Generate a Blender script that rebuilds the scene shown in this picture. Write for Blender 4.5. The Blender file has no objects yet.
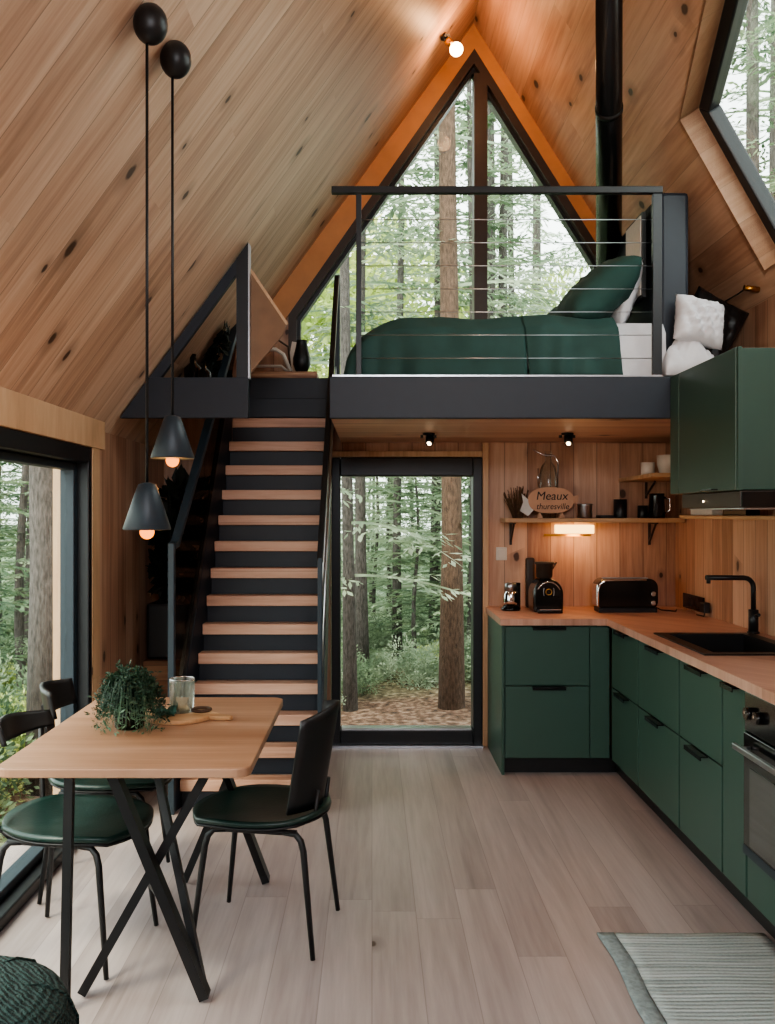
import bpy, bmesh, math, random
from mathutils import Vector, Matrix
random.seed(7)
col = bpy.context.scene.collection
sc = bpy.context.scene
V = Vector
PI = math.pi

# ------------------------------------------------------------------ helpers
def lin(h):
    h = h.lstrip('#')
    out = []
    for i in (0, 2, 4):
        c = int(h[i:i+2], 16)/255
        out.append(c/12.92 if c <= .04045 else ((c+.055)/1.055)**2.4)
    return (*out, 1)

class NT:
    """tiny node builder"""
    def __init__(s, name):
        s.m = bpy.data.materials.new(name); s.m.use_nodes = True
        s.t = s.m.node_tree; s.t.nodes.clear()
        s.out = s.t.nodes.new('ShaderNodeOutputMaterial')
    def n(s, typ, ins=None, **kw):
        nd = s.t.nodes.new(typ)
        for k, v in kw.items(): setattr(nd, k, v)
        for k, v in (ins or {}).items():
            if isinstance(v, bpy.types.NodeSocket): s.t.links.new(v, nd.inputs[k])
            else: nd.inputs[k].default_value = v
        return nd
    def math(s, op, a, b=0.0, c=None):
        i = {0: a, 1: b}
        if c is not None: i[2] = c
        return s.n('ShaderNodeMath', i, operation=op).outputs[0]
    def mix(s, f, a, b, blend='MIX'):
        nd = s.n('ShaderNodeMix', {0: f, 6: a, 7: b}, data_type='RGBA', blend_type=blend)
        return nd.outputs[2]
    def ramp(s, f, stops):
        nd = s.n('ShaderNodeValToRGB', {0: f})
        e = nd.color_ramp.elements
        while len(e) < len(stops): e.new(.5)
        for el, (p, c) in zip(e, stops): el.position = p; el.color = c
        return nd.outputs[0]
    def bsdf(s, **ins):
        b = s.n('ShaderNodeBsdfPrincipled', {k.replace('_', ' '): v for k, v in ins.items()})
        s.t.links.new(b.outputs[0], s.out.inputs[0]); return b

def plain(name, c, rough=.5, metal=0.0, bump=0.0, bscale=40, var=0.12, spec=.5, coat=0.0, stretch=(1, 1, 1)):
    m = NT(name)
    tc = m.n('ShaderNodeTexCoord')
    mp = m.n('ShaderNodeMapping', {0: tc.outputs['Object'], 3: stretch})
    nz = m.n('ShaderNodeTexNoise', {'Vector': mp.outputs[0], 'Scale': bscale, 'Detail': 4.0})
    c = lin(c)
    lo = tuple(x*(1-var) for x in c[:3])+(1,); hi = tuple(min(1, x*(1+var)) for x in c[:3])+(1,)
    cc = m.ramp(nz.outputs[0], [(.3, lo), (.7, hi)])
    b = m.bsdf(Base_Color=cc, Roughness=rough, Metallic=metal)
    b.inputs['Specular IOR Level'].default_value = spec
    b.inputs['Coat Weight'].default_value = coat
    if bump:
        bp = m.n('ShaderNodeBump', {'Height': nz.outputs[0], 'Strength': bump, 'Distance': .01})
        m.t.links.new(bp.outputs[0], b.inputs['Normal'])
    return m.m

def emit(name, c, st):
    m = NT(name)
    e = m.n('ShaderNodeEmission', {0: lin(c), 1: st})
    m.t.links.new(e.outputs[0], m.out.inputs[0]); return m.m

def wood(name, u, v, width, length, stops, knots=.5, seam=.02, seamdark=.45, rough=.45, grain=1.0, bump=.15, joints=True, planktone=.5, gs=60):
    m = NT(name)
    tc = m.n('ShaderNodeTexCoord').outputs['Object']
    du = m.n('ShaderNodeVectorMath', {0: tc, 1: u}, operation='DOT_PRODUCT').outputs['Value']
    dv = m.n('ShaderNodeVectorMath', {0: tc, 1: v}, operation='DOT_PRODUCT').outputs['Value']
    oi = m.n('ShaderNodeObjectInfo').outputs['Random']
    U = m.math('DIVIDE', du, width)
    iu = m.math('FLOOR', U); fu = m.math('FRACT', U)
    r1 = m.n('ShaderNodeTexWhiteNoise', {'W': m.math('ADD', iu, 3.7)}, noise_dimensions='1D').outputs['Value']
    V2 = m.math('ADD', dv, m.math('MULTIPLY', r1, 7.0))
    iv = m.math('FLOOR', m.math('DIVIDE', V2, length)); fv = m.math('FRACT', m.math('DIVIDE', V2, length))
    cv = m.n('ShaderNodeCombineXYZ', {0: iu, 1: iv, 2: 0.0}).outputs[0]
    r2 = m.n('ShaderNodeTexWhiteNoise', {'Vector': cv}, noise_dimensions='2D').outputs['Value']
    off = m.math('MULTIPLY', r2, 37.0)
    # grain
    gv = m.n('ShaderNodeCombineXYZ', {0: m.math('ADD', du, off), 1: m.math('MULTIPLY', V2, .055), 2: off}).outputs[0]
    warp = m.n('ShaderNodeTexNoise', {'Vector': gv, 'Scale': 4.0, 'Detail': 2.0}).outputs[0]
    gv2 = m.n('ShaderNodeCombineXYZ', {0: m.math('ADD', m.math('ADD', du, off), m.math('MULTIPLY', warp, .12)), 1: m.math('MULTIPLY', V2, .055), 2: off}).outputs[0]
    g1 = m.n('ShaderNodeTexNoise', {'Vector': gv2, 'Scale': float(gs), 'Detail': 5.0, 'Roughness': .6}).outputs[0]
    g2 = m.n('ShaderNodeTexNoise', {'Vector': gv2, 'Scale': gs*.22, 'Detail': 3.0}).outputs[0]
    g = m.math('ADD', m.math('MULTIPLY', g1, .5), m.math('MULTIPLY', g2, .5))
    g = m.math('ADD', m.math('MULTIPLY', m.math('SUBTRACT', g, .5), 1.5*grain), .5)
    tone = m.math('ADD', g, m.math('MULTIPLY', m.math('SUBTRACT', r2, .5), planktone))
    base = m.ramp(tone, stops)
    # dark long streaks
    st = m.n('ShaderNodeTexNoise', {'Vector': m.n('ShaderNodeCombineXYZ', {0: m.math('ADD', du, off), 1: m.math('MULTIPLY', V2, .09), 2: 4.0}).outputs[0], 'Scale': 11.0, 'Detail': 3.0}).outputs[0]
    stm = m.n('ShaderNodeMapRange', {0: st, 1: .62, 2: .74, 3: 0.0, 4: .35*min(1, knots*2)}).outputs[0]
    dk = tuple(x*.45 for x in stops[0][1][:3])+(1,)
    base = m.mix(stm, base, dk)
    if knots > 0:
        kv = m.n('ShaderNodeCombineXYZ', {0: m.math('MULTIPLY', du, 3.3), 1: m.math('MULTIPLY', V2, 2.3), 2: 0.0}).outputs[0]
        vo = m.n('ShaderNodeTexVoronoi', {'Vector': kv, 'Scale': 1.0}, voronoi_dimensions='2D')
        wob = m.n('ShaderNodeTexNoise', {'Vector': tc, 'Scale': 22.0}).outputs[0]
        dist = m.math('ADD', vo.outputs['Distance'], m.math('MULTIPLY', m.math('SUBTRACT', wob, .5), .05))
        rc = m.n('ShaderNodeSeparateColor', {0: vo.outputs['Color']}).outputs
        ok = m.math('LESS_THAN', rc[0], knots)
        rad = m.math('MULTIPLY_ADD', rc[1], .06, .035)
        km = m.n('ShaderNodeMapRange', {0: dist, 1: m.math('MULTIPLY', rad, .65), 2: rad, 3: 1.0, 4: 0.0}).outputs[0]
        halo = m.n('ShaderNodeMapRange', {0: dist, 1: rad, 2: m.math('MULTIPLY', rad, 3.2), 3: .45, 4: 0.0}).outputs[0]
        base = m.mix(m.math('MULTIPLY', halo, ok), base, tuple(x*.55 for x in stops[0][1][:3])+(1,))
        base = m.mix(m.math('MULTIPLY', m.math('MULTIPLY', km, ok), .9), base, lin('#3a2010'))
    e = m.math('MINIMUM', fu, m.math('SUBTRACT', 1.0, fu))
    sm = m.math('LESS_THAN', e, seam)
    if joints:
        e2 = m.math('MULTIPLY', m.math('MINIMUM', fv, m.math('SUBTRACT', 1.0, fv)), length/width)
        sm = m.math('MAXIMUM', sm, m.math('LESS_THAN', e2, seam))
    base = m.mix(m.math('MULTIPLY', sm, seamdark), base, lin('#22140b'))
    rv = m.math('MULTIPLY_ADD', g1, .15, rough-.07)
    b = m.bsdf(Base_Color=base, Roughness=rv)
    hgt = m.math('SUBTRACT', m.math('MULTIPLY', g1, .25), sm)
    bp = m.n('ShaderNodeBump', {'Height': hgt, 'Strength': bump, 'Distance': .004})
    m.t.links.new(bp.outputs[0], b.inputs['Normal'])
    return m.m

def glass(name, tint='#fafcfa', gl=.06, rough=0.0, tr=1.0):
    m = NT(name)
    t = m.n('ShaderNodeBsdfTransparent', {0: lin(tint)})
    g = m.n('ShaderNodeBsdfGlossy', {'Roughness': rough})
    fr = m.n('ShaderNodeFresnel', {0: 1.35})
    f = m.math('MULTIPLY', fr.outputs[0], gl/.06*.18)
    mx = m.n('ShaderNodeMixShader', {0: f, 1: t.outputs[0], 2: g.outputs[0]})
    m.t.links.new(mx.outputs[0], m.out.inputs[0]); return m.m

class MB:
    def __init__(s): s.v = []; s.f = []; s.sm = []
    def add(s, vs, fs, smooth=False):
        o = len(s.v); s.v += [V(p) for p in vs]
        s.f += [tuple(i+o for i in f) for f in fs]; s.sm += [smooth]*len(fs); return s
    def box(s, x0, x1, y0, y1, z0, z1):
        return s.add([(x0,y0,z0),(x1,y0,z0),(x1,y1,z0),(x0,y1,z0),(x0,y0,z1),(x1,y0,z1),(x1,y1,z1),(x0,y1,z1)],
                     [(0,3,2,1),(4,5,6,7),(0,1,5,4),(1,2,6,5),(2,3,7,6),(3,0,4,7)])
    def prism(s, poly, vec):
        n = len(poly); vec = V(vec)
        vs = [V(p) for p in poly] + [V(p)+vec for p in poly]
        fs = [tuple(range(n))[::-1], tuple(range(n, 2*n))] + [(i, (i+1) % n, n+(i+1) % n, n+i) for i in range(n)]
        return s.add(vs, fs)
    def bar(s, p, q, w, h, up=(0, 0, 1)):
        p, q = V(p), V(q); d = (q-p).normalized(); up = V(up)
        a = d.cross(up)
        if a.length < 1e-4: a = d.cross(V((0, 1, 0)))
        a.normalize(); b = a.cross(d).normalized()
        a *= w/2; b *= h/2
        vs = [p-a-b, p+a-b, p+a+b, p-a+b, q-a-b, q+a-b, q+a+b, q-a+b]
        return s.add(vs, [(0,3,2,1),(4,5,6,7),(0,1,5,4),(1,2,6,5),(2,3,7,6),(3,0,4,7)])
    def tube(s, pts, r, n=10, cap=True):
        pts = [V(p) for p in pts]; m = len(pts)
        rs = r if isinstance(r, (list, tuple)) else [r]*m
        vs = []; a = None
        for i, p in enumerate(pts):
            d = (pts[min(i+1, m-1)]-pts[max(i-1, 0)]).normalized()
            if a is None:
                a = d.cross(V((0, 0, 1)))
                if a.length < .05: a = d.cross(V((1, 0, 0)))
            a = (a - d*a.dot(d)).normalized(); b = d.cross(a)
            for k in range(n):
                t = 2*PI*k/n; vs.append(p+(a*math.cos(t)+b*math.sin(t))*rs[i])
        fs = [(i*n+k, i*n+(k+1) % n, (i+1)*n+(k+1) % n, (i+1)*n+k) for i in range(m-1) for k in range(n)]
        s.add(vs, fs, True)
        if cap:
            o = len(s.v)-len(vs)
            s.f += [tuple(o+k for k in range(n))[::-1], tuple(o+(m-1)*n+k for k in range(n))]; s.sm += [False]*2
        return s
    def lathe(s, prof, c=(0, 0, 0), n=28, axis='z', smooth=True):
        c = V(c); vs = []
        for r, z in prof:
            for k in range(n):
                t = 2*PI*k/n; x, y = r*math.cos(t), r*math.sin(t)
                vs.append(c + (V((x, y, z)) if axis == 'z' else V((x, z, y)) if axis == 'y' else V((z, x, y))))
        m = len(prof)
        fs = [(i*n+k, i*n+(k+1) % n, (i+1)*n+(k+1) % n, (i+1)*n+k) for i in range(m-1) for k in range(n)]
        s.add(vs, fs, smooth)
        o = len(s.v)-len(vs)
        if prof[0][0] > 1e-5: s.f.append(tuple(o+k for k in range(n))[::-1]); s.sm.append(False)
        if prof[-1][0] > 1e-5: s.f.append(tuple(o+(m-1)*n+k for k in range(n))); s.sm.append(False)
        return s
    def ball(s, c, r, n=20, sq=(1, 1, 1)):
        prof = [(max(1e-6, r*math.sin(PI*i/12)), -r*math.cos(PI*i/12)) for i in range(13)]
        o = len(s.v); s.lathe(prof, (0, 0, 0), n)
        for i in range(o, len(s.v)): p = s.v[i]; s.v[i] = V((p.x*sq[0], p.y*sq[1], p.z*sq[2]))+V(c)
        return s
    def grid(s, fn, nu, nv, smooth=True):
        vs = [fn(i/nu, j/nv) for i in range(nu+1) for j in range(nv+1)]
        fs = [(i*(nv+1)+j, (i+1)*(nv+1)+j, (i+1)*(nv+1)+j+1, i*(nv+1)+j+1) for i in range(nu) for j in range(nv)]
        return s.add(vs, fs, smooth)
    def build(s, name, m, parent=None, bevel=0, world=True, solid=0, sub=0, fix=True):
        me = bpy.data.meshes.new(name)
        o = V((0, 0, 0))
        if parent is not None and world:
            q = parent
            while q: o += q.location; q = q.parent
        me.from_pydata([tuple(p-o) for p in s.v], [], s.f)
        me.polygons.foreach_set('use_smooth', s.sm)
        if fix:
            b = bmesh.new(); b.from_mesh(me); bmesh.ops.recalc_face_normals(b, faces=b.faces); b.to_mesh(me); b.free()
        me.materials.append(m)
        ob = bpy.data.objects.new(name, me); col.objects.link(ob)
        if parent is not None: ob.parent = parent
        if solid:
            k = ob.modifiers.new('solid', 'SOLIDIFY'); k.thickness = solid; k.offset = 0
        if bevel:
            k = ob.modifiers.new('bevel', 'BEVEL'); k.width = bevel; k.segments = 2; k.limit_method = 'ANGLE'; k.angle_limit = .6
        if sub:
            k = ob.modifiers.new('sub', 'SUBSURF'); k.levels = sub; k.render_levels = sub
        return ob

def tag(o, label, cat, group=None, kind=None):
    o['label'] = label; o['category'] = cat
    if group: o['group'] = group
    if kind: o['kind'] = kind
    return o
def thing(name, label, cat, loc=(0, 0, 0), group=None):
    o = bpy.data.objects.new(name, None); o.empty_display_size = .1
    col.objects.link(o); o.location = loc
    return tag(o, label, cat, group)
def struct(o, label=None):
    o['kind'] = 'structure'
    if label: o['label'] = label
    return o
def sroot(name, loc=(0, 0, 0)):
    o = bpy.data.objects.new(name, None); col.objects.link(o); o.location = loc; o['kind'] = 'structure'; return o
def copy_tree(o, parent=None):
    c = o.copy(); col.objects.link(c)
    if parent: c.parent = parent
    for ch in list(o.children): copy_tree(ch, c)
    return c
def box(*a): return MB().box(*a)
def rrect(w, h, r, n=6):
    pts = []
    for cx, cy, a0 in ((w/2-r, h/2-r, 0), (-w/2+r, h/2-r, 90), (-w/2+r, -h/2+r, 180), (w/2-r, -h/2+r, 270)):
        for i in range(n+1):
            t = math.radians(a0+90*i/n); pts.append((cx+r*math.cos(t), cy+r*math.sin(t)))
    return pts

# ------------------------------------------------------------------ dimensions
XL, XR, YB, YF = -1.35, 1.97, 6.04, -2.4
RX, RZ = .656, 4.67
SL, SR = 1.374, 1.6
def lroof(x): return RZ+SL*(x-RX)
def rroof(x): return RZ-SR*(x-RX)
ZL, ZR = lroof(XL), rroof(XR)
LF, LZ0, LZ1 = 4.49, 1.964, 2.157       # loft front, underside, floor

# ------------------------------------------------------------------ materials
pine = [(.12, lin('#9c7860')), (.45, lin('#c4a086')), (.8, lin('#dcc0a6'))]
pine_r = [(.12, lin('#a57860')), (.45, lin('#c79c80')), (.8, lin('#dcb89c'))]
nl = V((1, 0, SL)).normalized(); nr = V((1, 0, -SR)).normalized()
M = {}
M['roof_l'] = wood('pine_boards_on_left_roof', (0, 1, -.0), tuple(nl), .17, 3.1, pine, knots=.42, seam=.012, seamdark=.45, rough=.5, planktone=.28, gs=50, joints=False)
M['roof_r'] = wood('pine_boards_on_right_roof', tuple(nr), (0, 1, 0), .19, 3.3, pine_r, knots=.6, seam=.010, seamdark=.25, rough=.5, planktone=.22, gs=50, joints=False)
M['wall'] = wood('vertical_pine_boards', (1, 1, 0), (0, 0, 1), .15, 9.0, [(.12, lin('#936a54')), (.45, lin('#b88f76')), (.8, lin('#cfab92'))], knots=.35, seam=.016, seamdark=.55, rough=.5, planktone=.4)
M['ceil'] = wood('pine_loft_soffit', (0, 1, 0), (1, 0, 0), .12, 5.0, [(.12, lin('#ab8268')), (.45, lin('#cba288')), (.8, lin('#ddbca0'))], knots=.15, seam=.016, rough=.45, planktone=.3)
M['floor'] = wood('pale_oak_floorboards', (1, 0, 0), (0, 1, 0), .165, 2.6, [(.1, lin('#7c716d')), (.45, lin('#a09491')), (.8, lin('#b9aeab'))], knots=.025, seam=.009, seamdark=.3, rough=.37, planktone=.26, bump=.06, gs=42, grain=.8)
M['oak'] = wood('oak_tabletop', (0, 1, 0), (1, 0, 0), .18, 1.6, [(.1, lin('#80583f')), (.45, lin('#9a765c')), (.8, lin('#b18d74'))], knots=.04, seam=.004, seamdark=.2, rough=.42, planktone=.25, bump=.05)
M['counter'] = wood('oak_worktop', (.8, .6, 0), (-.6, .8, 0), .3, 2.0, [(.1, lin('#a07560')), (.45, lin('#bf9480')), (.8, lin('#d2ac98'))], knots=.03, seam=.003, seamdark=.15, rough=.4, planktone=.25, bump=.05)
M['tread'] = wood('oak_stair_tread', (0, .7, .7), (1, 0, 0), .3, 3.0, [(.1, lin('#a0745c')), (.45, lin('#c59a82')), (.8, lin('#d8b29a'))], knots=0, seam=.002, rough=.45, planktone=.2, bump=.05)
M['shelf'] = wood('pine_shelf_board', (0, 1, .4), (1, 0, 0), .2, 3.0, [(.1, lin('#a07a56')), (.45, lin('#c09a74')), (.8, lin('#d6b592'))], knots=.08, seam=.002, rough=.45, planktone=.2)
M['shelf_y'] = wood('pine_shelf_board_lengthwise', (1, 0, .4), (0, 1, 0), .2, 3.0, [(.1, lin('#a07a56')), (.45, lin('#c09a74')), (.8, lin('#d6b592'))], knots=.08, seam=.002, rough=.45, planktone=.2)
M['trim'] = wood('smooth_pine_trim', (1, .3, 0), (0, 0, 1), .4, 5.0, [(.1, lin('#ab8662')), (.45, lin('#c9a582')), (.8, lin('#dcbf9c'))], knots=.06, seam=.001, rough=.5, planktone=.1)
M['casing'] = plain('orange_lit_casing', '#c48a58', .45, var=.08, bscale=8)  # warm glow of the ridge lamp is put into this board colour
M['navy'] = plain('charcoal_navy_paint', '#1d2530', .5, var=.05, bscale=20)
M['black'] = plain('matt_black_metal', '#17181a', .42, var=.08)
M['blacksatin'] = plain('satin_black_metal', '#141517', .25, var=.05)
M['frame'] = plain('anthracite_window_frame', '#1b1f23', .4, var=.05)
M['brownframe'] = plain('dark_bronze_frame', '#3a2f28', .45, var=.06)
M['slate'] = plain('slate_blue_lamp_metal', '#27343d', .45, var=.05)
M['green'] = plain('dark_green_cabinet_lacquer', '#3b564c', .42, var=.03, bscale=6)
M['greenseat'] = plain('dark_green_leather', '#17302b', .33, var=.1, bump=.08, bscale=90)
M['duvet'] = plain('bottle_green_linen', '#2a4a45', .8, var=.12, bump=.35, bscale=9)
M['pillowg'] = plain('green_linen_pillowcase', '#294a44', .85, var=.12, bump=.25, bscale=10)
M['white'] = plain('white_linen', '#d6d6da', .9, var=.06, bump=.5, bscale=14)
M['ceramic'] = plain('white_ceramic', '#d8d2c8', .3, var=.03)
M['steel'] = plain('brushed_steel', '#b9bcc0', .28, metal=1.0, var=.06)
M['chrome'] = plain('polished_chrome', '#dcdddf', .08, metal=1.0, var=.02)
M['brass'] = plain('brass', '#b98a45', .3, metal=1.0, var=.06)
M['gloss'] = plain('gloss_black_plastic', '#0c0d0e', .14, var=.03)
M['ovenglass'] = plain('dark_oven_glass', '#1a1b1d', .06, var=.03, coat=.6)
M['sink'] = plain('black_granite_sink', '#141516', .4, var=.15, bscale=200)
M['ply'] = plain('brown_plywood', '#8b6b52', .6, var=.1, bscale=12)
M['crate'] = wood('rough_crate_boards', (0, 0, 1), (1, .5, 0), .09, 2.0, [(.1, lin('#5f3f28')), (.5, lin('#8b6242')), (.8, lin('#a67c58'))], knots=.1, seam=.03, rough=.6)
M['redwood'] = wood('reddish_board', (0, 1, 1), (1, 0, 0), .06, 1.0, [(.1, lin('#4e2c1e')), (.5, lin('#84543a')), (.8, lin('#c29a7b'))], knots=0, seam=.05, rough=.5)
M['paleboard'] = wood('pale_serving_board', (0, 1, 0), (1, 0, 0), .3, 1.0, [(.1, lin('#a07a55')), (.5, lin('#c5a07a')), (.8, lin('#d9bb98'))], knots=0, seam=.001, rough=.5)
M['leather'] = plain('dark_brown_leather_strap', '#4a3627', .6)
M['basket'] = plain('dried_wicker', '#6a4f38', .9, var=.3, bscale=60, bump=.5)
M['paper'] = plain('white_card', '#d9d5cf', .7, var=.04)
M['sign'] = plain('pale_wooden_plaque', '#c79a7c', .6, var=.1, bscale=12)
M['ink'] = plain('black_lettering', '#120d0a', .6)
M['soil'] = plain('dark_soil', '#2a1e15', .95, bump=.5)
M['winglass'] = glass('window_glass')
M['drinkglass'] = glass('drinking_glass', '#f6f9f7', .6)
def ribbed(name):
    m = NT(name)
    t = m.n('ShaderNodeBsdfTransparent', {0: lin('#fbfdfb')}); d = m.n('ShaderNodeBsdfTranslucent', {0: lin('#cfd6cc')})
    g = m.n('ShaderNodeBsdfGlossy', {'Roughness': .08})
    wv = m.n('ShaderNodeTexNoise', {'Vector': m.n('ShaderNodeMapping', {0: m.n('ShaderNodeTexCoord').outputs['Object'], 3: (1, 1, .12)}).outputs[0], 'Scale': 120.0}).outputs[0]
    a = m.n('ShaderNodeMixShader', {0: m.math('MULTIPLY', wv, .22), 1: t.outputs[0], 2: d.outputs[0]})
    b = m.n('ShaderNodeMixShader', {0: m.math('MULTIPLY_ADD', m.n('ShaderNodeFresnel', {0: 1.3}).outputs[0], .7, .01), 1: a.outputs[0], 2: g.outputs[0]})
    m.t.links.new(b.outputs[0], m.out.inputs[0]); return m.m
M['ribbed'] = ribbed('ribbed_clear_glass')
M['potglass'] = glass('green_pot_glass', '#6f8a7e', .6)
M['smoked'] = glass('smoked_glass', '#c8c0b8', .05)
M['bulb'] = emit('warm_bulb', '#ff8f38', 2.6)
M['bulbhot'] = emit('bright_globe_bulb', '#ffd09a', 14)
M['spotlens'] = emit('spot_lens', '#ffe0b8', 8)
M['undershelf'] = emit('warm_strip_diffuser', '#ffcb80', 3.2)
M['napkin'] = plain('green_cloth', '#1f4a3e', .9, bump=.3, bscale=40)
M['leafpot'] = None

def foliage_mat(name, cols, trans=.35):
    m = NT(name)
    oi = m.n('ShaderNodeTexCoord').outputs['Object']
    nz = m.n('ShaderNodeTexNoise', {'Vector': oi, 'Scale': 2.2, 'Detail': 3.0})
    c = m.ramp(nz.outputs[0], [(.3, lin(cols[0])), (.5, lin(cols[1])), (.68, lin(cols[2]))])
    d = m.n('ShaderNodeBsdfPrincipled', {'Base Color': c, 'Roughness': .6})
    t = m.n('ShaderNodeBsdfTranslucent', {0: c})
    mx = m.n('ShaderNodeMixShader', {0: trans, 1: d.outputs[0], 2: t.outputs[0]})
    m.t.links.new(mx.outputs[0], m.out.inputs[0]); return m.m
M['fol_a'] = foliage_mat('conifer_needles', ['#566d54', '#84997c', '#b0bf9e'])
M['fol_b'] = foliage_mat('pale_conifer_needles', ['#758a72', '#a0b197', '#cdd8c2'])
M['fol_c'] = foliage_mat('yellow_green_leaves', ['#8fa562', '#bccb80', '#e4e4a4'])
M['fol_d'] = foliage_mat('haze_tinted_needles', ['#9fb29e', '#bfccba', '#dde4d5'])  # far haze is put into this pale needle colour
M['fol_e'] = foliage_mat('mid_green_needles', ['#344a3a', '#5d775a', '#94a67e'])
M['herb'] = foliage_mat('potted_herb_leaves', ['#14261b', '#2a4632', '#5f7f62'], .2)
M['darkleaf'] = foliage_mat('dark_houseplant_leaves', ['#0d130d', '#171d15', '#252a1f'], .1)
M['bark'] = plain('grey_brown_bark', '#575350', .95, var=.5, bump=1.0, bscale=22, stretch=(3, 3, .8))
M['barkd'] = plain('brown_bark', '#5e4c40', .95, var=.5, bump=1.0, bscale=22, stretch=(3, 3, .8))
def groundmat():
    m = NT('leaf_litter_and_moss')
    tc = m.n('ShaderNodeTexCoord').outputs['Object']
    a = m.n('ShaderNodeTexNoise', {'Vector': tc, 'Scale': 16.0, 'Detail': 6.0}).outputs[0]
    b = m.n('ShaderNodeTexNoise', {'Vector': tc, 'Scale': .5, 'Detail': 3.0}).outputs[0]
    c1 = m.ramp(a, [(.3, lin('#2e2019')), (.5, lin('#6b5040')), (.7, lin('#a08878'))])
    c2 = m.ramp(a, [(.3, lin('#33442f')), (.55, lin('#6d8660')), (.75, lin('#a9bd96'))])
    y = m.n('ShaderNodeSeparateXYZ', {0: tc}).outputs[1]
    far_ = m.n('ShaderNodeMapRange', {0: m.math('ADD', y, m.math('MULTIPLY', b, 4.0)), 1: 11.0, 2: 13.5}).outputs[0]
    bs = m.bsdf(Base_Color=m.mix(far_, c1, c2), Roughness=.95)
    bp = m.n('ShaderNodeBump', {'Height': a, 'Strength': 1.0, 'Distance': .05}); m.t.links.new(bp.outputs[0], bs.inputs['Normal'])
    return m.m
M['ground'] = groundmat()

# rug: ribbed weave
def rugmat():
    m = NT('grey_green_woven_rug')
    tc = m.n('ShaderNodeTexCoord').outputs['Object']
    x, y, z = m.n('ShaderNodeSeparateXYZ', {0: tc}).outputs
    w = m.math('SINE', m.math('MULTIPLY', y, 300.0))
    w2 = m.n('ShaderNodeTexNoise', {'Vector': m.n('ShaderNodeCombineXYZ', {0: m.math('MULTIPLY', x, 2.5), 1: m.math('MULTIPLY', y, 42.0), 2: 0.0}).outputs[0], 'Scale': 1.0, 'Detail': 4.0}).outputs[0]
    fl = m.n('ShaderNodeTexNoise', {'Vector': m.n('ShaderNodeCombineXYZ', {0: m.math('MULTIPLY', x, 90.0), 1: m.math('MULTIPLY', y, 120.0), 2: 0.0}).outputs[0], 'Scale': 1.0, 'Detail': 2.0}).outputs[0]
    t = m.math('ADD', m.math('MULTIPLY', w2, .75), m.math('ADD', m.math('MULTIPLY', w, .05), m.math('MULTIPLY', fl, .25)))
    c = m.ramp(t, [(.3, lin('#84908f')), (.5, lin('#a9b4b4')), (.72, lin('#c6cfcf'))])
    b = m.bsdf(Base_Color=c, Roughness=.95)
    bp = m.n('ShaderNodeBump', {'Height': m.math('ADD', w, fl), 'Strength': .4, 'Distance': .004})
    m.t.links.new(bp.outputs[0], b.inputs['Normal'])
    return m.m
M['rug'] = rugmat()
M['rugborder'] = plain('rug_border_tape', '#8d9a9b', .95, var=.2, bscale=60, bump=.4)
def knitmat():
    m = NT('dark_green_ribbed_knit')
    tc = m.n('ShaderNodeTexCoord').outputs['Object']
    wv = m.n('ShaderNodeTexWave', {'Vector': tc, 'Scale': 34.0, 'Distortion': 3.0, 'Detail': 2.0, 'Detail Scale': 3.0}, bands_direction='Z')
    nz = m.n('ShaderNodeTexNoise', {'Vector': tc, 'Scale': 60.0})
    wv2 = m.n('ShaderNodeTexWave', {'Vector': tc, 'Scale': 38.0, 'Distortion': 4.0, 'Detail': 2.0}, bands_direction='DIAGONAL')
    h = m.math('ADD', m.math('MULTIPLY', wv.outputs[1], .7), m.math('ADD', m.math('MULTIPLY', wv2.outputs[1], .6), m.math('MULTIPLY', nz.outputs[0], .5)))
    c = m.ramp(h, [(.2, lin('#0a1c1a')), (.9, lin('#213c39'))])
    b = m.bsdf(Base_Color=c, Roughness=.9)
    bp = m.n('ShaderNodeBump', {'Height': h, 'Strength': .9, 'Distance': .012})
    m.t.links.new(bp.outputs[0], b.inputs['Normal']); return m.m
M['knit'] = knitmat()

# ------------------------------------------------------------------ setting: shell
struct(box(XL-.3, XR+.3, YF-.2, YB+.12, -.15, 0).build('floor', M['floor']))
# left roof
n_out = V((-SL, 0, 1)).normalized()*.12
struct(MB().prism([(XL, YF, ZL), (RX, YF, RZ), (RX, YB+.5, RZ), (XL, YB+.5, ZL)], n_out).build('ceiling', M['roof_l']), 'left slope of the pine-boarded roof')
# right roof with skylight opening
def rp(x, y): return V((x, y, rroof(x)))
SKA, SKC, SKN, SKB = (1.4655, 4.425), (1.072, 2.2), (1.87, 2.2), (1.9, 4.5)
n_or = V((SR, 0, 1)).normalized()*.1
mb = MB()
for poly in ([(RX, YF), (SKC[0], YF), SKC, SKA, (SKA[0], YB+.5), (RX, YB+.5)],
             [(SKC[0], YF), (XR, YF), (XR, SKN[1]), SKN, SKC],
             [(SKN[0], SKN[1]), (XR, SKN[1]), (XR, SKB[1]), SKB],
             [SKA, SKB, (XR, SKB[1]), (XR, YB+.5), (SKA[0], YB+.5)]):
    mb.prism([rp(*p) for p in poly], n_or)
struct(mb.build('ceiling', M['roof_r']), 'right slope of the pine-boarded roof')
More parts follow.
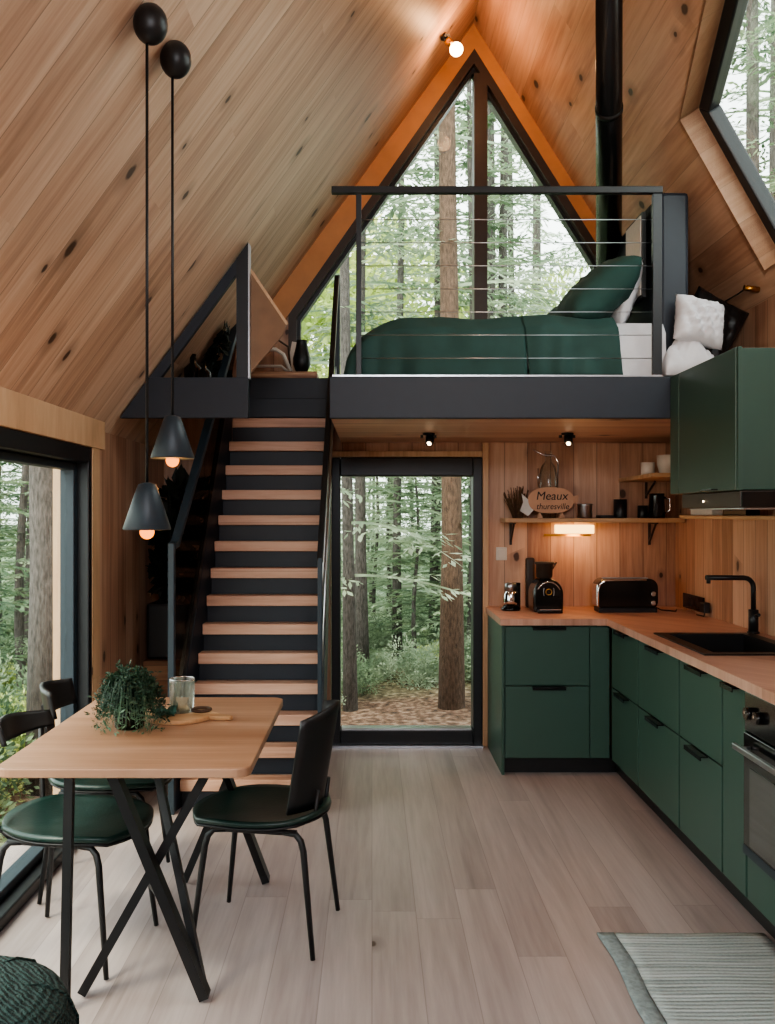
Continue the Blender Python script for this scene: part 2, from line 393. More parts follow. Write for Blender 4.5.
# skylight: frame, reveal, glass
w3 = sroot('window_3')
w3['label'] = 'angled skylight with black frame in the right roof slope'
ring = [rp(*p) for p in (SKA, SKC, SKN, SKB)]
cen = sum(ring, V((0, 0, 0)))/4
nu = V((SR, 0, 1)).normalized()
rv = MB()
for i in range(4):
    a, b = ring[i], ring[(i+1) % 4]
    oa, ob = a+(a-cen)*.03, b+(b-cen)*.03
    rv.add([a, b, b+nu*.15, a+nu*.15, oa, ob, ob+nu*.15, oa+nu*.15], [(0,1,2,3), (4,7,6,5), (0,4,5,1), (3,2,6,7), (0,3,7,4), (1,5,6,2)])
rv.build('reveal_board', M['trim'], w3)
fr = MB()
for i in range(4):
    a, b = ring[i], ring[(i+1) % 4]; p, q = ring[i-1], ring[(i+2) % 4]
    d = (b-a).normalized(); wd = .075
    ia = a + ((b-a).normalized()+(p-a).normalized())*wd; ib = b + ((a-b).normalized()+(q-b).normalized())*wd
    fr.add([a+nu*.1, b+nu*.1, ib+nu*.1, ia+nu*.1, a+nu*.17, b+nu*.17, ib+nu*.17, ia+nu*.17],
           [(0,1,2,3), (4,7,6,5), (0,4,5,1), (3,2,6,7), (0,3,7,4), (1,5,6,2)])
fr.build('window_frame', M['frame'], w3, bevel=.008)
MB().prism([p+nu*.13 for p in ring], nu*.006).build('pane', M['winglass'], w3)

# left wall with window opening (Y .3..4.42, Z 0..1.84)
WY0, WY1, WZ = .3, 4.42, 1.815
mb = MB()
mb.box(XL-.12, XL, YF, WY0, 0, ZL); mb.box(XL-.12, XL, WY1, YB, 0, ZL); mb.box(XL-.12, XL, WY0, WY1, WZ, ZL)
struct(mb.build('wall_left', M['wall']))
w1 = sroot('window_1', (XL, (WY0+WY1)/2, 0)); w1['label'] = 'big picture window in the left wall with black frame'
fr = MB()
for a in ((WY1-.05, WY1, 0, WZ), (WY0, WY0+.05, 0, WZ)): fr.box(XL-.1, XL+.02, a[0], a[1], a[2], a[3])
fr.box(XL-.1, XL+.02, WY0+.05, WY1-.05, WZ-.075, WZ); fr.box(XL-.1, XL+.02, WY0+.05, WY1-.05, 0, .05)
fr.build('window_frame', M['frame'], w1, bevel=.006)
fr = MB()
for y0, y1, z0, z1 in ((WY1-.1, WY1-.052, .052, WZ-.077), (WY0+.052, WY0+.1, .052, WZ-.077), (WY0+.1, WY1-.1, WZ-.11, WZ-.077), (WY0+.1, WY1-.1, .052, .09)):
    fr.box(XL-.1, XL-.035, y0, y1, z0, z1)
fr.build('sash', M['slate'], w1, bevel=.004)
box(XL-.075, XL-.069, WY0+.1, WY1-.1, .09, WZ-.11).build('pane', M['winglass'], w1)
box(XL-.16, XL-.122, WY1-.02, WY1+.06, 0, WZ).build('outer_jamb', M['trim'], w1)
# trim beside and over the window
struct(box(XL, XL+.022, WY1+.002, WY1+.12, 0, ZL-.01).build('trim_1', M['trim'], bevel=.004), 'pine upright beside the picture window')
struct(MB().prism([(XL, YF, WZ), (XL+.03, YF, WZ), (XL+.03, YF, lroof(XL+.03)), (XL, YF, ZL)], (0, WY1+.18-YF, 0)).build('trim_2', M['trim'], bevel=.004), 'pine board over the picture window')

# right wall
struct(box(XR, XR+.12, YF, YB+.12, 0, ZR+.02).build('wall_right', M['wall']))
# back (gable) wall
GL, GR, GLZ, GRZ = -.54, 1.52, 2.785, 3.132
GAP = (.662, 4.506)
mb = MB()
for poly in ([(XL, 0), (-.27, 0), (-.27, 1.97), (GL, 1.97), (XL, ZL)],
             [(XL, ZL), (GL, 1.97), (GL, lroof(GL))],
             [(GL, GLZ), GAP, (RX, RZ), (GL, lroof(GL))],
             [GAP, (GR, GRZ), (GR, rroof(GR)), (RX, RZ)],
             [(GR, 1.96), (XR, 1.96), (XR, ZR), (GR, rroof(GR))],
             [(.72, 0), (XR, 0), (XR, 1.972), (.72, 1.972)],
             [(-.27, 1.87), (.72, 1.87), (.72, 1.97), (-.27, 1.97)],
             [(GL, 1.97), (GR, 1.97), (GR, 2.15), (GL, 2.15)]):
    mb.prism([(x, YB, z) for x, z in poly], (0, .12, 0))
struct(mb.build('wall_back', M['wall']))
# wall behind the camera, with a high opening made up to let in sky light
mb = MB()
for poly in ([(XL, 0), (-.5, 0), (-.5, lroof(-.5)), (XL, ZL)], [(1.3, 0), (XR, 0), (XR, ZR), (1.3, rroof(1.3))],
             [(-.5, 0), (1.3, 0), (1.3, 2.45), (-.5, 2.45)],
             [(-.5, 3.0), (1.3, 3.0), (1.3, rroof(1.3)), (RX, RZ), (-.5, lroof(-.5))]):
    mb.prism([(x, YF, z) for x, z in poly], (0, -.12, 0))
struct(mb.build('wall_front', M['wall']))

# gable casing (orange lit boards) and window
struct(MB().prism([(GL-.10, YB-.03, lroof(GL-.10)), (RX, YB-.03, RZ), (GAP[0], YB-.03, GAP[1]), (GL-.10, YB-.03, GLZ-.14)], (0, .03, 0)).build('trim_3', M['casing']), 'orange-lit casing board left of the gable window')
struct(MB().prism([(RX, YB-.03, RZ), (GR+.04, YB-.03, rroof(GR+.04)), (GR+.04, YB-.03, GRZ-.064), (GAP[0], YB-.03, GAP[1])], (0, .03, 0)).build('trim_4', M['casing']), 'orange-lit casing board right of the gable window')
w2 = sroot('window_2', (.5, YB, 2.15)); w2['label'] = 'tall pointed gable window behind the bed'
outer = [(GL, 2.15), (GL, GLZ), GAP, (GR, GRZ), (GR, 2.15)]
def inset(poly, d):
    n = len(poly); out = []
    area = sum(poly[i][0]*poly[(i+1) % n][1]-poly[(i+1) % n][0]*poly[i][1] for i in range(n))
    sg = 1 if area > 0 else -1
    for i in range(n):
        p0, p1, p2 = V(poly[i-1]), V(poly[i]), V(poly[(i+1) % n])
        e1 = (p1-p0).normalized(); e2 = (p2-p1).normalized()
        n1 = V((-e1.y, e1.x))*sg; n2 = V((-e2.y, e2.x))*sg
        b = (n1+n2); b = b/(b.length**2/2)
        out.append(tuple(p1+b*d))
    return out
inner = inset(outer, .052); inner2 = inset(outer, .074)
def ringmesh(o, i, y0, y1):
    m = MB(); n = len(o)
    for k in range(n):
        a, b, c, d = o[k], o[(k+1) % n], i[(k+1) % n], i[k]
        m.prism([(a[0], y0, a[1]), (b[0], y0, b[1]), (c[0], y0, c[1]), (d[0], y0, d[1])], (0, y1-y0, 0))
    return m
ringmesh(outer, inner, YB-.035, YB+.1).build('window_frame', M['brownframe'], w2)
ringmesh(inner, inner2, YB+.02, YB+.1).build('sash', M['frame'], w2)
box(.66, .745, YB-.04, YB+.1, 2.17, GAP[1]-.16).build('mullion', M['brownframe'], w2)
MB().prism([(x, YB+.05, z) for x, z in inner2], (0, .006, 0)).build('pane', M['winglass'], w2)

# glazed door
d1 = sroot('door_1', (.225, YB, 0)); d1['label'] = 'full-height glass door in a black frame between stairs and kitchen'
o = [(-.262, .0), (-.262, 1.864), (.712, 1.864), (.712, .0)]
mb = MB()
mb.box(-.262, -.205, YB-.05, YB+.1, 0, 1.864); mb.box(.652, .712, YB-.05, YB+.1, 0, 1.864)
mb.box(-.205, .652, YB-.05, YB+.1, 1.745, 1.864); mb.box(-.205, .652, YB-.05, YB+.1, .012, .105)
mb.build('door_frame', M['frame'], d1, bevel=.006)
mb = MB()
mb.box(-.195, .642, YB-.04, YB+.05, .105, .116)
mb.build('glazing_bead', M['steel'], d1)
box(-.205, .652, YB+.02, YB+.027, .117, 1.745).build('pane', M['winglass'], d1)
box(-.262, .712, YB-.09, YB-.05, .0, .016).build('threshold', M['steel'], d1)
struct(box(.714, .752, YB-.04, YB, 0, 1.962).build('trim_5', M['trim'], bevel=.003), 'pine upright right of the glass door')
struct(box(-.262, .712, YB-.05, YB, 1.868, 1.905).build('trim_6', M['trim'], bevel=.003), 'pine head board over the glass door')

# loft slab
struct(box(-.2, XR, LF+.02, YB-.037, LZ0+.02, LZ1).build('floor', M['navy']), 'loft floor under the bed')
struct(box(-.2, XR, LF+.02, YB-.002, LZ0, LZ0+.019).build('ceiling', M['ceil']), 'boarded underside of the loft')
struct(box(-.205, XR, LF-.02, LF+.019, LZ0-.004, LZ1+.004).build('trim_7', M['navy'], bevel=.004), 'dark fascia beam along the loft edge')
# landing at the head of the stairs
struct(box(-.9, -.206, 5.74, YB-.04, 2.09, 2.34).build('floor', M['navy'], bevel=.003), 'dark landing at the head of the stairs')
struct(box(-.9, -.206, 5.722, 5.739, 2.095, 2.212).build('trim_8', M['navy'], bevel=.003), 'dark riser board under the landing')
struct(box(XL, -.9, 4.78, YB-.01, 2.14, 2.192).build('floor', M['navy']), 'narrow side shelf of the loft under the left roof')
# tall partition triangle
pt = thing('triangular_partition', 'dark triangular open frame under the left roof beside the stair rail', 'partition', (-.9, 4.75, 1.99))
g = .012
def lx(z): return RX+(z-RZ)/SL
MB().prism([(lx(1.99)+g, 4.73, 1.99), (-.63, 4.73, 1.99), (-.63, 4.73, 2.195), (lx(2.195)+g, 4.73, 2.195)], (0, .045, 0)).build('fascia', M['navy'], pt)
MB().prism([(lx(2.195)+g, 4.735, 2.196), (lx(2.195)+.07, 4.735, 2.196), (-.69, 4.735, lroof(-.69)-.10), (-.69, 4.735, lroof(-.69)-.02)], (0, .04, 0)).build('rafter', M['navy'], pt)
MB().prism([(-.69, 4.73, 2.196), (-.63, 4.73, 2.196), (-.63, 4.73, lroof(-.63)-.02), (-.69, 4.73, lroof(-.69)-.02)], (0, .05, 0)).build('post', M['frame'], pt)
box(-.63, -.622, 4.728, 4.78, 2.19, lroof(-.63)-.03).build('edge_strip', M['steel'], pt)
MB().prism([(-.645, 4.782, 2.78), (-.44, 4.782, 2.474), (-.459, 4.782, 2.42), (-.645, 4.782, 2.2)], (0, .014, 0)).build('gusset_panel', M['ply'], pt)
MB().bar((-.645, 4.787, 2.785), (-.436, 4.787, 2.476), .012, .014).build('panel_edging', M['trim'], pt)

# ------------------------------------------------------------------ stairs
st = thing('staircase', 'steep dark staircase with pale wooden treads rising to the loft', 'staircase', (-.6, 4.72, 0))
N = 14
for i in range(1, N+1):
    z = i*2.09/N; y = 4.72+(i-1)*(1.0/(N-1))
    xl = -.985+(i/N)*.125
    box(xl, -.278, y, y+.1 if i < N else y+.017, z-.058, z).build('tread', M['tread'], st, bevel=.004)
    zb = max(.002, z-2.09/N+.0) if i > 1 else .002
    box(xl, -.278, y+.035 if i < N else y+.002, y+.055 if i < N else y+.016, zb, z-.059).build('riser', M['navy'], st)
for s, (x0, x1, xt0, xt1) in enumerate(((-1.012, -.988, -.886, -.862), (-.274, -.25, -.274, -.25))):
    poly = [(4.68, 0), (4.95, 0), (5.72, 1.75), (5.72, 2.34 if s == 0 else 2.3), (4.68, .33)]
    m = MB()
    def fx(a, b, y): return a+(b-a)*(y-4.68)/1.04
    vs = [(fx(x0, xt0, y), y, z) for y, z in poly]+[(fx(x1, xt1, y), y, z) for y, z in poly]
    n = len(poly)
    m.add(vs, [tuple(range(n))[::-1], tuple(range(n, 2*n))]+[(i, (i+1) % n, n+(i+1) % n, n+i) for i in range(n)])
    m.build('stringer', M['navy'], st)
# left hand rail
rl = MB().bar((-1.0, 4.72, 1.345), (-.80, 5.70, 2.77), .045, .03).build('handrail', M['slate'], st, bevel=.004)
box(-1.018, -.985, 4.63, 4.67, 0.0, 1.355).build('newel_post', M['slate'], st, bevel=.004)
MB().bar((-1.0, 4.655, 1.34), (-1.0, 4.73, 1.35), .04, .03).build('rail_end', M['slate'], st)
MB().bar((-1.0, 4.72, .45), (-.87, 5.70, 2.36), .02, .05).build('lower_rail', M['black'], st)
MB().prism([(-1.0, 4.72, .50), (-1.0, 4.72, 1.32), (-.80, 5.70, 2.74), (-.87, 5.70, 2.40)], (.006, 0, 0)).build('infill_panel', M['smoked'], st)
MB().bar((-.795, 5.70, 2.342), (-.795, 5.70, 2.78), .03, .03).build('top_post', M['black'], st)
# right hand rail
box(-.272, -.248, 4.64, 4.675, 0, 1.28).build('newel_post', M['slate'], st, bevel=.004)
MB().bar((-.26, 4.66, 1.265), (-.215, 5.71, 2.95), .03, .04).build('handrail', M['black'], st, bevel=.004)
MB().bar((-.214, 5.735, 2.342), (-.214, 5.735, 2.97), .032, .032).build('top_post', M['slate'], st)
MB().tube([(-.262, 4.66, .45), (-.245, 5.2, 1.5), (-.222, 5.7, 2.4)], .006).build('cable', M['steel'], st)
MB().tube([(-.262, 4.66, .85), (-.24, 5.2, 1.85), (-.222, 5.7, 2.68)], .006).build('cable', M['steel'], st)

# ------------------------------------------------------------------ loft railing
rg = thing('loft_railing', 'black railing with thin horizontal steel cables along the loft edge', 'railing', (.6, LF, LZ1))
box(-.195, 1.40, LF-.018, LF+.016, 3.045, 3.078).build('top_rail', M['black'], rg, bevel=.003)
for x in (-.064, 1.375):
    box(x-.013 if x < 0 else x-.022, x+.013 if x < 0 else x+.022, LF-.013, LF+.013, LZ1+.005, 3.044).build('post', M['frame'], rg, bevel=.002)
for k in range(7):
    z = LZ1+.095+k*.1115
    MB().tube([(-.06, LF, z), (1.36, LF, z)], .0022, 6).build('cable', M['steel'], rg)
box(-.19, 1.40, LF-.02, LF+.0, LZ1+.004, LZ1+.012).build('bottom_strip', M['steel'], rg)

# ------------------------------------------------------------------ flue
fl = thing('flue_pipe', 'tall black stove flue rising past the bed under the right roof', 'flue', (1.38, 5.6, LZ1))
def rpix(px, py, f=1.0):
    b = (px-372)/930; a = (514-py)/930
    D = (RZ+SR*RX-1.5)/(a+SR*b)*f
    return V((b*D, D, 1.5+a*D))
p0 = rpix(609, 285, .9); p1 = rpix(609, -60, .9)
MB().tube([p0, p0.lerp(p1, .5), p1], [.077, .066, .053], 28).build('pipe', M['blacksatin'], fl)
MB().tube([(p0.x, p0.y, LZ1), p0+V((0, 0, .01))], .075, 24).build('lower_pipe', M['blacksatin'], fl)
q = p0.lerp(p1, .62); dq = (p1-p0).normalized()
MB().tube([q-dq*.015, q+dq*.015], .0665, 28).build('collar', M['black'], fl)

# ------------------------------------------------------------------ bed and bedding
bed = thing('bed', 'low bed with dark upholstered headboard on the loft', 'bed', (.7, 5.25, LZ1))
box(-.02, 1.42, 4.66, 5.92, LZ1+.001, LZ1+.07).build('bed_base', M['black'], bed, bevel=.01)
box(0.0, 1.42, 4.64, 5.92, LZ1+.071, LZ1+.27).build('mattress', M['white'], bed, bevel=.03)
box(1.435, 1.58, 4.63, 5.93, LZ1+.001, 3.105).build('headboard', M['navy'], bed, bevel=.02)
rnd = random.Random(3)
def wob(x, y, s=1): return (math.sin(x*9+y*4)+math.sin(x*17-y*7+1.3)*.5+math.sin(x*5+y*13+.4)*.6)*s
def drape(x0, x1, ztop, yf, yb, zbot, taper=False, skew=0.0):
    def fn(u, v):
        # v: 0 front hem -> 1 back hem
        x = x0+(x1-x0)*u
        prof = [(yf-.025, zbot), (yf-.02, zbot+.1), (yf-.008, ztop-.07), (yf+.05, ztop-.008), (yf+.4, ztop+.015), (yb-.4, ztop+.015), (yb-.04, ztop-.01), (yb+.01, ztop-.12), (yb+.015, zbot)]
        t = v*(len(prof)-1); i = min(int(t), len(prof)-2); f = t-i
        f = f*f*(3-2*f)*.5+f*.5
        y = prof[i][0]*(1-f)+prof[i+1][0]*f; z = prof[i][1]*(1-f)+prof[i+1][1]*f
        if taper:
            e = max(0.0, 1-u/.38)
            z = zbot+(z-zbot)*math.sqrt(max(0, 1-e**2.1))*1.0+ .0
            x += .02*e
        k = max(0, 1-v*8/3)
        x += skew*k
        y += wob(x*2.2, z*2, .006)+(.008*math.sin(x*38+3*math.sin(x*7))*max(0, 1-v*3)); z += wob(x*1.3, y*1.6, .006)*(1 if z > zbot+.03 else 0)
        return V((x, y, z))
    return MB().grid(fn, 46, 40)
tag(drape(-.15, .76, 2.475, 4.60, 5.95, LZ1+.012, True).build('duvet', M['duvet'], solid=.03), 'bottle green duvet covering the foot of the bed', 'duvet')
tag(drape(.745, 1.20, 2.482, 4.592, 5.95, LZ1+.02, False, .03).build('blanket', M['duvet'], solid=.02), 'green folded blanket over the middle of the bed next to white sheet', 'blanket')
tag(drape(1.15, 1.45, 2.455, 4.60, 5.7, LZ1+.012, False, 0).build('bed_sheet', M['white'], solid=.012), 'white sheet showing at the head of the bed behind the railing post', 'bed sheet')

def cushion(name, m, label, cat, c, size, rot, puff=1.0, wr=.01, group=None, pinch=.5):
    w, h, t = size
    def side(sgn):
        def fn(u, v):
            a = u*2-1; b = v*2-1
            e = (1-abs(a)**3)*(1-abs(b)**3)
            k = 1-.06*(a*a*b*b)*0
            sx = a*w/2*(1-.10*(1-b*b)*abs(a)**2*pinch*0-.08*(1-abs(b))*abs(a)*pinch); sy = b*h/2*(1-.08*(1-abs(a))*abs(b)*pinch)
            z = sgn*(t/2*max(0, e)**.55+.0008) + wob(a*1.4+sgn, b*1.7, wr)*max(0, e)
            return V((sx, sy, z))
        return fn
    m_ = MB().grid(side(1), 22, 22); m_.grid(side(-1), 22, 22)
    R = Matrix.Translation(V(c)) @ Matrix.Rotation(rot[2], 4, 'Z') @ Matrix.Rotation(rot[1], 4, 'Y') @ Matrix.Rotation(rot[0], 4, 'X')
    o = m_.build(name, m)
    b = bmesh.new(); b.from_mesh(o.data); bmesh.ops.remove_doubles(b, verts=b.verts, dist=.004); bmesh.ops.recalc_face_normals(b, faces=b.faces); b.to_mesh(o.data); b.free()
    o.matrix_world = R
    return tag(o, label, cat, group)
# pillow plane: width along Y (depth), leaning back toward the headboard
cushion('pillow', M['pillowg'], 'green pillow nearest the railing leaning on the headboard stack', 'pillow', (1.18, 4.93, 2.64), (.46, .58, .24), (0, -.72, 0), wr=.006)
cushion('pillow', M['pillowg'], 'darker green pillow lying behind the front green pillow', 'pillow', (1.16, 5.42, 2.63), (.46, .52, .22), (0, -.66, .05), wr=.006)
cushion('pillow', M['white'], 'grey-white pillow upright between green pillow and headboard', 'pillow', (1.335, 5.05, 2.64), (.36, .56, .11), (0, -1.25, 0), wr=.006)
cushion('pillow', M['white'], 'crumpled white pillow at the loft edge above the green wall cabinet', 'pillow', (1.60, 4.55, 2.44), (.26, .25, .15), (1.3, .2, .15), pinch=1.2, wr=.014)
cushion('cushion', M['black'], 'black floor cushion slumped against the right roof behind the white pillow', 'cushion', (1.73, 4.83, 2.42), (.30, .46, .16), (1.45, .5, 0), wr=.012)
# crumpled linen
def crump(u, v):
    x = 1.42+.26*u; y = 4.482+.14*v
    e = math.sin(PI*min(1, max(0, u)))**.4*math.sin(PI*min(1, max(0, v)))**.4
    z = LZ1+.012+e*(.21-.06*u+.02*math.sin(u*11+v*7)+.018*math.sin(v*9-u*8)+.030*(abs(math.sin(u*13+v*6+2*math.sin(u*5+v*4)))-.5)+.02*(abs(math.sin(v*17-u*9+math.sin(u*9)))-.5))
    return V((x, y, z))
tag(MB().grid(crump, 40, 30).build('linen_heap', M['white'], solid=.006), 'crumpled heap of white linen on the loft edge under the white pillow', 'linen')
# framed picture on the headboard, black rod
pf = thing('framed_picture', 'small pale picture in thin black frame standing above the pillows', 'picture', (1.38, 4.93, 2.7))
box(1.395, 1.415, 4.80, 5.10, 2.62, 3.06).build('picture_frame', M['black'], pf)
box(1.388, 1.3945, 4.815, 5.085, 2.635, 3.045).build('print', M['paper'], pf)
box(1.37, 1.39, 5.3, 5.55, 2.66, 3.0)
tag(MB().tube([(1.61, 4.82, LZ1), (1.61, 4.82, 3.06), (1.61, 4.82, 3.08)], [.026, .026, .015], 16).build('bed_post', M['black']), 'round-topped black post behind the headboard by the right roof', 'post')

# reading lamp on right roof
wl = thing('reading_lamp', 'small brass reading lamp on the right roof slope above the green cabinet', 'lamp', (1.9, 4.7, 2.62))
lp = rpix(752, 289, .985); 
MB().tube([rpix(724, 302, .99), rpix(738, 294, .975), rpix(745, 289, .985)], .004).build('cable', M['black'], wl)
MB().tube([lp+V((-.04, 0, .006)), lp+V((.035, 0, -.004))], .014, 12).build('lamp_head', M['brass'], wl)
MB().tube([lp+V((.0, 0, 0)), rpix(757, 291, 1.0)], .008).build('mount', M['black'], wl)

# ridge spotlight
tl = thing('spot_lamp', 'small black clamp lamp with bare glowing globe bulb near the roof ridge', 'lamp', rpix(443, 38))
def lpix(px, py, f=1.0):
    b = (px-372)/930; a = (514-py)/930
    D = (RZ-SL*RX-1.5)/(a-SL*b)*f
    return V((b*D, D, 1.5+a*D))
a0 = lpix(443, 37); bc = V((.495, 5.46, 4.228))
MB().tube([a0, a0+V((.02, -.05, -.03))], .022, 14).build('mount', M['black'], tl)
MB().tube([a0+V((.02, -.05, -.03)), bc+V((-.05, 0, .05))], .007).build('arm', M['black'], tl)
MB().tube([bc+V((-.055, 0, .055)), bc+V((-.02, 0, .02))], .022, 14).build('socket', M['brass'], tl)
MB().ball(bc, .04).build('bulb', M['bulbhot'], tl)

# ------------------------------------------------------------------ things stored in the loft left
for i, (x, y, w, h, lab, kind) in enumerate((
        (-1.00, 5.2, .05, .20, 'black bottle on the left loft shelf inside the triangle frame, leftmost', 'bottle'),
        (-.93, 5.15, .04, .15, 'short black bottle in the triangle frame beside the tall one', 'bottle'))):
    tag(MB().lathe([(w*.9, 0), (w, .01), (w, h*.6), (w*.4, h*.75), (w*.35, h)], (x, y, 2.193), 16).build('bottle', M['gloss']), lab, kind)
tag(box(-1.115, -1.10, 4.86, 4.90, 2.193, 2.25).build('candle', M['ceramic'], bevel=.004), 'small white block at the left corner of the triangle frame', 'ornament')
def leafcloud(pts, n, r, leaf, rnd, squash=1.0, up=.3):
    m = MB()
    for _ in range(n):
        c, rr = rnd.choice(pts)
        d = V((rnd.gauss(0, 1), rnd.gauss(0, 1), rnd.gauss(0, 1)*squash)).normalized()
        p = V(c)+d*rr*(rnd.random()**.4)
        a = (d+V((rnd.uniform(-.7, .7), rnd.uniform(-.7, .7), up+rnd.uniform(-.5, .5)))).normalized()
        b = a.cross(V((rnd.uniform(-1, 1), rnd.uniform(-1, 1), rnd.uniform(-1, 1)))).normalized()
        L = leaf*rnd.uniform(.6, 1.3); w = L*.22
        m.add([p, p+a*L*.5+b*w, p+a*L, p+a*L*.5-b*w], [(0, 1, 2, 3)])
    return m
rr_ = random.Random(5)
tp = thing('potted_plant', 'dark trailing houseplant in black pot on the left loft shelf inside the triangle', 'plant', (-.99, 5.5, 2.193))
MB().lathe([(.055, 0), (.075, .12), (.07, .12), (.05, .02)], (-.99, 5.5, 2.193), 20).build('pot', M['black'], tp)
m = leafcloud([((-.99, 5.5, 2.36), .07), ((-.97, 5.45, 2.30), .08), ((-1.0, 5.5, 2.40), .05), ((-.90, 5.4, 2.5), .05), ((-.86, 5.36, 2.58), .04)], 380, 0, .08, rr_)
for p in m.v: p.z = min(p.z, lroof(p.x)-.05); p.x = min(p.x, -.83)
m.build('foliage', M['darkleaf'], tp, fix=False)

# things on the landing
tag(box(-.78, -.34, 5.77, 5.97, 2.341, 2.386).build('low_crate', M['redwood'], bevel=.006), 'low reddish wooden board on the landing under the roof', 'crate')
fc = thing('folding_stool', 'folded stool with pale tubular frame on the landing board', 'stool', (-.66, 5.85, 2.387))
MB().tube([(-.78, 5.82, 2.53), (-.60, 5.82, 2.53), (-.555, 5.82, 2.50), (-.51, 5.82, 2.395)], .012).build('frame_tube', M['ceramic'], fc)
MB().tube([(-.78, 5.85, 2.43), (-.57, 5.85, 2.43), (-.53, 5.85, 2.395)], .009).build('frame_tube', M['ceramic'], fc)
MB().tube([(-.78, 5.90, 2.50), (-.70, 5.90, 2.60), (-.62, 5.90, 2.62), (-.53, 5.90, 2.56), (-.515, 5.90, 2.395)], .007).build('carry_loop', M['leather'], fc)
MB().tube([(-.76, 5.87, 2.395), (-.74, 5.87, 2.56)], .010).build('leg', M['ceramic'], fc)
box(-.77, -.62, 5.81, 5.88, 2.545, 2.565).build('seat', M['leather'], fc)
vz = MB().lathe([(.035, 0), (.055, .05), (.055, .09), (.04, .15), (.032, .19), (.036, .20)], (-.44, 5.83, 2.387), 20).build('vase', M['black'])
tag(vz, 'black bulbous vase on the landing board in front of the gable window', 'vase')
tag(MB().bar((-.50, 5.94, 2.387), (-.465, 5.985, 2.60), .10, .012, (0, 1, 0)).build('canvas_board', M['ceramic']), 'white board leaning by the window behind the black vase', 'board')

# planter and crate left of the stairs
tag(box(-1.32, -1.06, 5.35, 5.75, 0, .655).build('crate', M['crate'], bevel=.008), 'brown wooden crate standing left of the stairs under the black planter', 'crate')
bp_ = thing('potted_plant', 'dark tall plant in black square planter on the crate left of stairs', 'plant', (-1.19, 5.55, .656))
mb = MB(); mb.box(-1.31, -1.07, 5.4, 5.7, .656, .98)
mb.build('planter', M['black'], bp_, bevel=.015)
m = MB()
for k in range(9):
    a = rr_.uniform(0, 6.28); x, y = -1.19+.06*math.cos(a), 5.55+.06*math.sin(a)
    m.tube([(x, y, .97), (x+.04*math.cos(a), y+.04*math.sin(a), 1.3), (x+.07*math.cos(a), y+.08*math.sin(a), 1.5+.15*rr_.random())], .006, 5)
m.build('stem', M['darkleaf'], bp_)
m = leafcloud([((-1.19, 5.55, 1.15), .1), ((-1.17, 5.52, 1.4), .11), ((-1.12, 5.5, 1.58), .1)], 520, 0, .12, rr_)
for p in m.v: p.x = max(p.x, XL+.02)
m.build('foliage', M['darkleaf'], bp_, fix=False)

# ------------------------------------------------------------------ kitchen
CY, CX = 5.35, 1.37     # cabinet fronts
CT0, CT1 = .862, .9
PL = .09
def handle(name, parent, p, q, out):
    p, q, out = V(p), V(q), V(out)
    m = MB().prism([p, q, q+out, p+out], (0, 0, -.006)); m.prism([p+out, q+out, q+out+V((0, 0, -.018)), p+out+V((0, 0, -.018))], out*.15)
    return m.build(name, M['blacksatin'], parent)
# back run drawer unit
u = thing('base_cabinet', 'green two-drawer base cabinet on the back wall nearest the glass door', 'cabinet', (1.0, CY, 0))
box(.764, 1.30, CY+.022, YB-.01, PL, CT0-.002).build('carcass', M['green'], u)
MB().box(.745, .762, CY-.005, YB-.045, 0, CT0-.002).build('end_panel', M['green'], u, bevel=.002)
for z0, z1 in ((.514, .852), (PL+.005, .508)):
    d = box(.766, 1.252, CY, CY+.02, z0, z1).build('drawer', M['green'], u, bevel=.003)
    handle('handle', d, (.92, CY, z1+.002), (1.11, CY, z1+.002), (0, -.028, 0))
box(1.256, CX-.003, CY+.001, CY+.02, PL+.005, .852).build('filler_panel', M['green'], u, bevel=.002)
# right run
ycuts = [(5.32, 4.79), (4.785, 4.15), (4.145, 3.64)]
labs = ['green base cabinet in the inner kitchen corner left of the sink unit', 'green base cabinet under the black sink, two drawers', 'green base cabinet between sink unit and narrow pull-out']
for (ya, yb), lab in zip(ycuts, labs):
    u = thing('base_cabinet', lab, 'cabinet', (CX+.3, (ya+yb)/2, 0))
    box(CX+.022, XR-.01, yb, ya, PL, CT0-.002 if lab != labs[1] else .70).build('carcass', M['green'], u)
    for z0, z1 in ((.514, .852), (PL+.005, .508)):
        d = box(CX, CX+.02, yb+.004, ya-.004, z0, z1).build('drawer', M['green'], u, bevel=.003)
        ym = (ya+yb)/2
        handle('handle', d, (CX, ym-.10, z1+.002), (CX, ym+.10, z1+.002), (-.028, 0, 0))
u = thing('base_cabinet', 'narrow green pull-out cabinet beside the oven', 'cabinet', (CX+.3, 3.52, 0))
box(CX+.022, XR-.01, 3.405, 3.636, PL, CT0-.002).build('carcass', M['green'], u)
d = box(CX, CX+.02, 3.409, 3.632, PL+.005, .852).build('door', M['green'], u, bevel=.003)
handle('handle', d, (CX, 3.46, .854), (CX, 3.58, .854), (-.028, 0, 0))
u = thing('base_cabinet', 'green oven housing cabinet with panel below the oven', 'cabinet', (CX+.3, 3.1, 0))
box(CX+.022, XR-.01, 2.78, 3.40, PL, .26).build('carcass', M['green'], u)
box(CX, CX+.02, 2.784, 3.396, PL+.005, .262).build('drawer', M['green'], u, bevel=.003)
u = thing('base_cabinet', 'green base cabinet on the near side of the oven', 'cabinet', (CX+.3, 2.5, 0))
box(CX+.022, XR-.01, 2.2, 2.775, PL, CT0-.002).build('carcass', M['green'], u)
box(CX, CX+.02, 2.204, 2.771, PL+.005, .852).build('door', M['green'], u, bevel=.003)
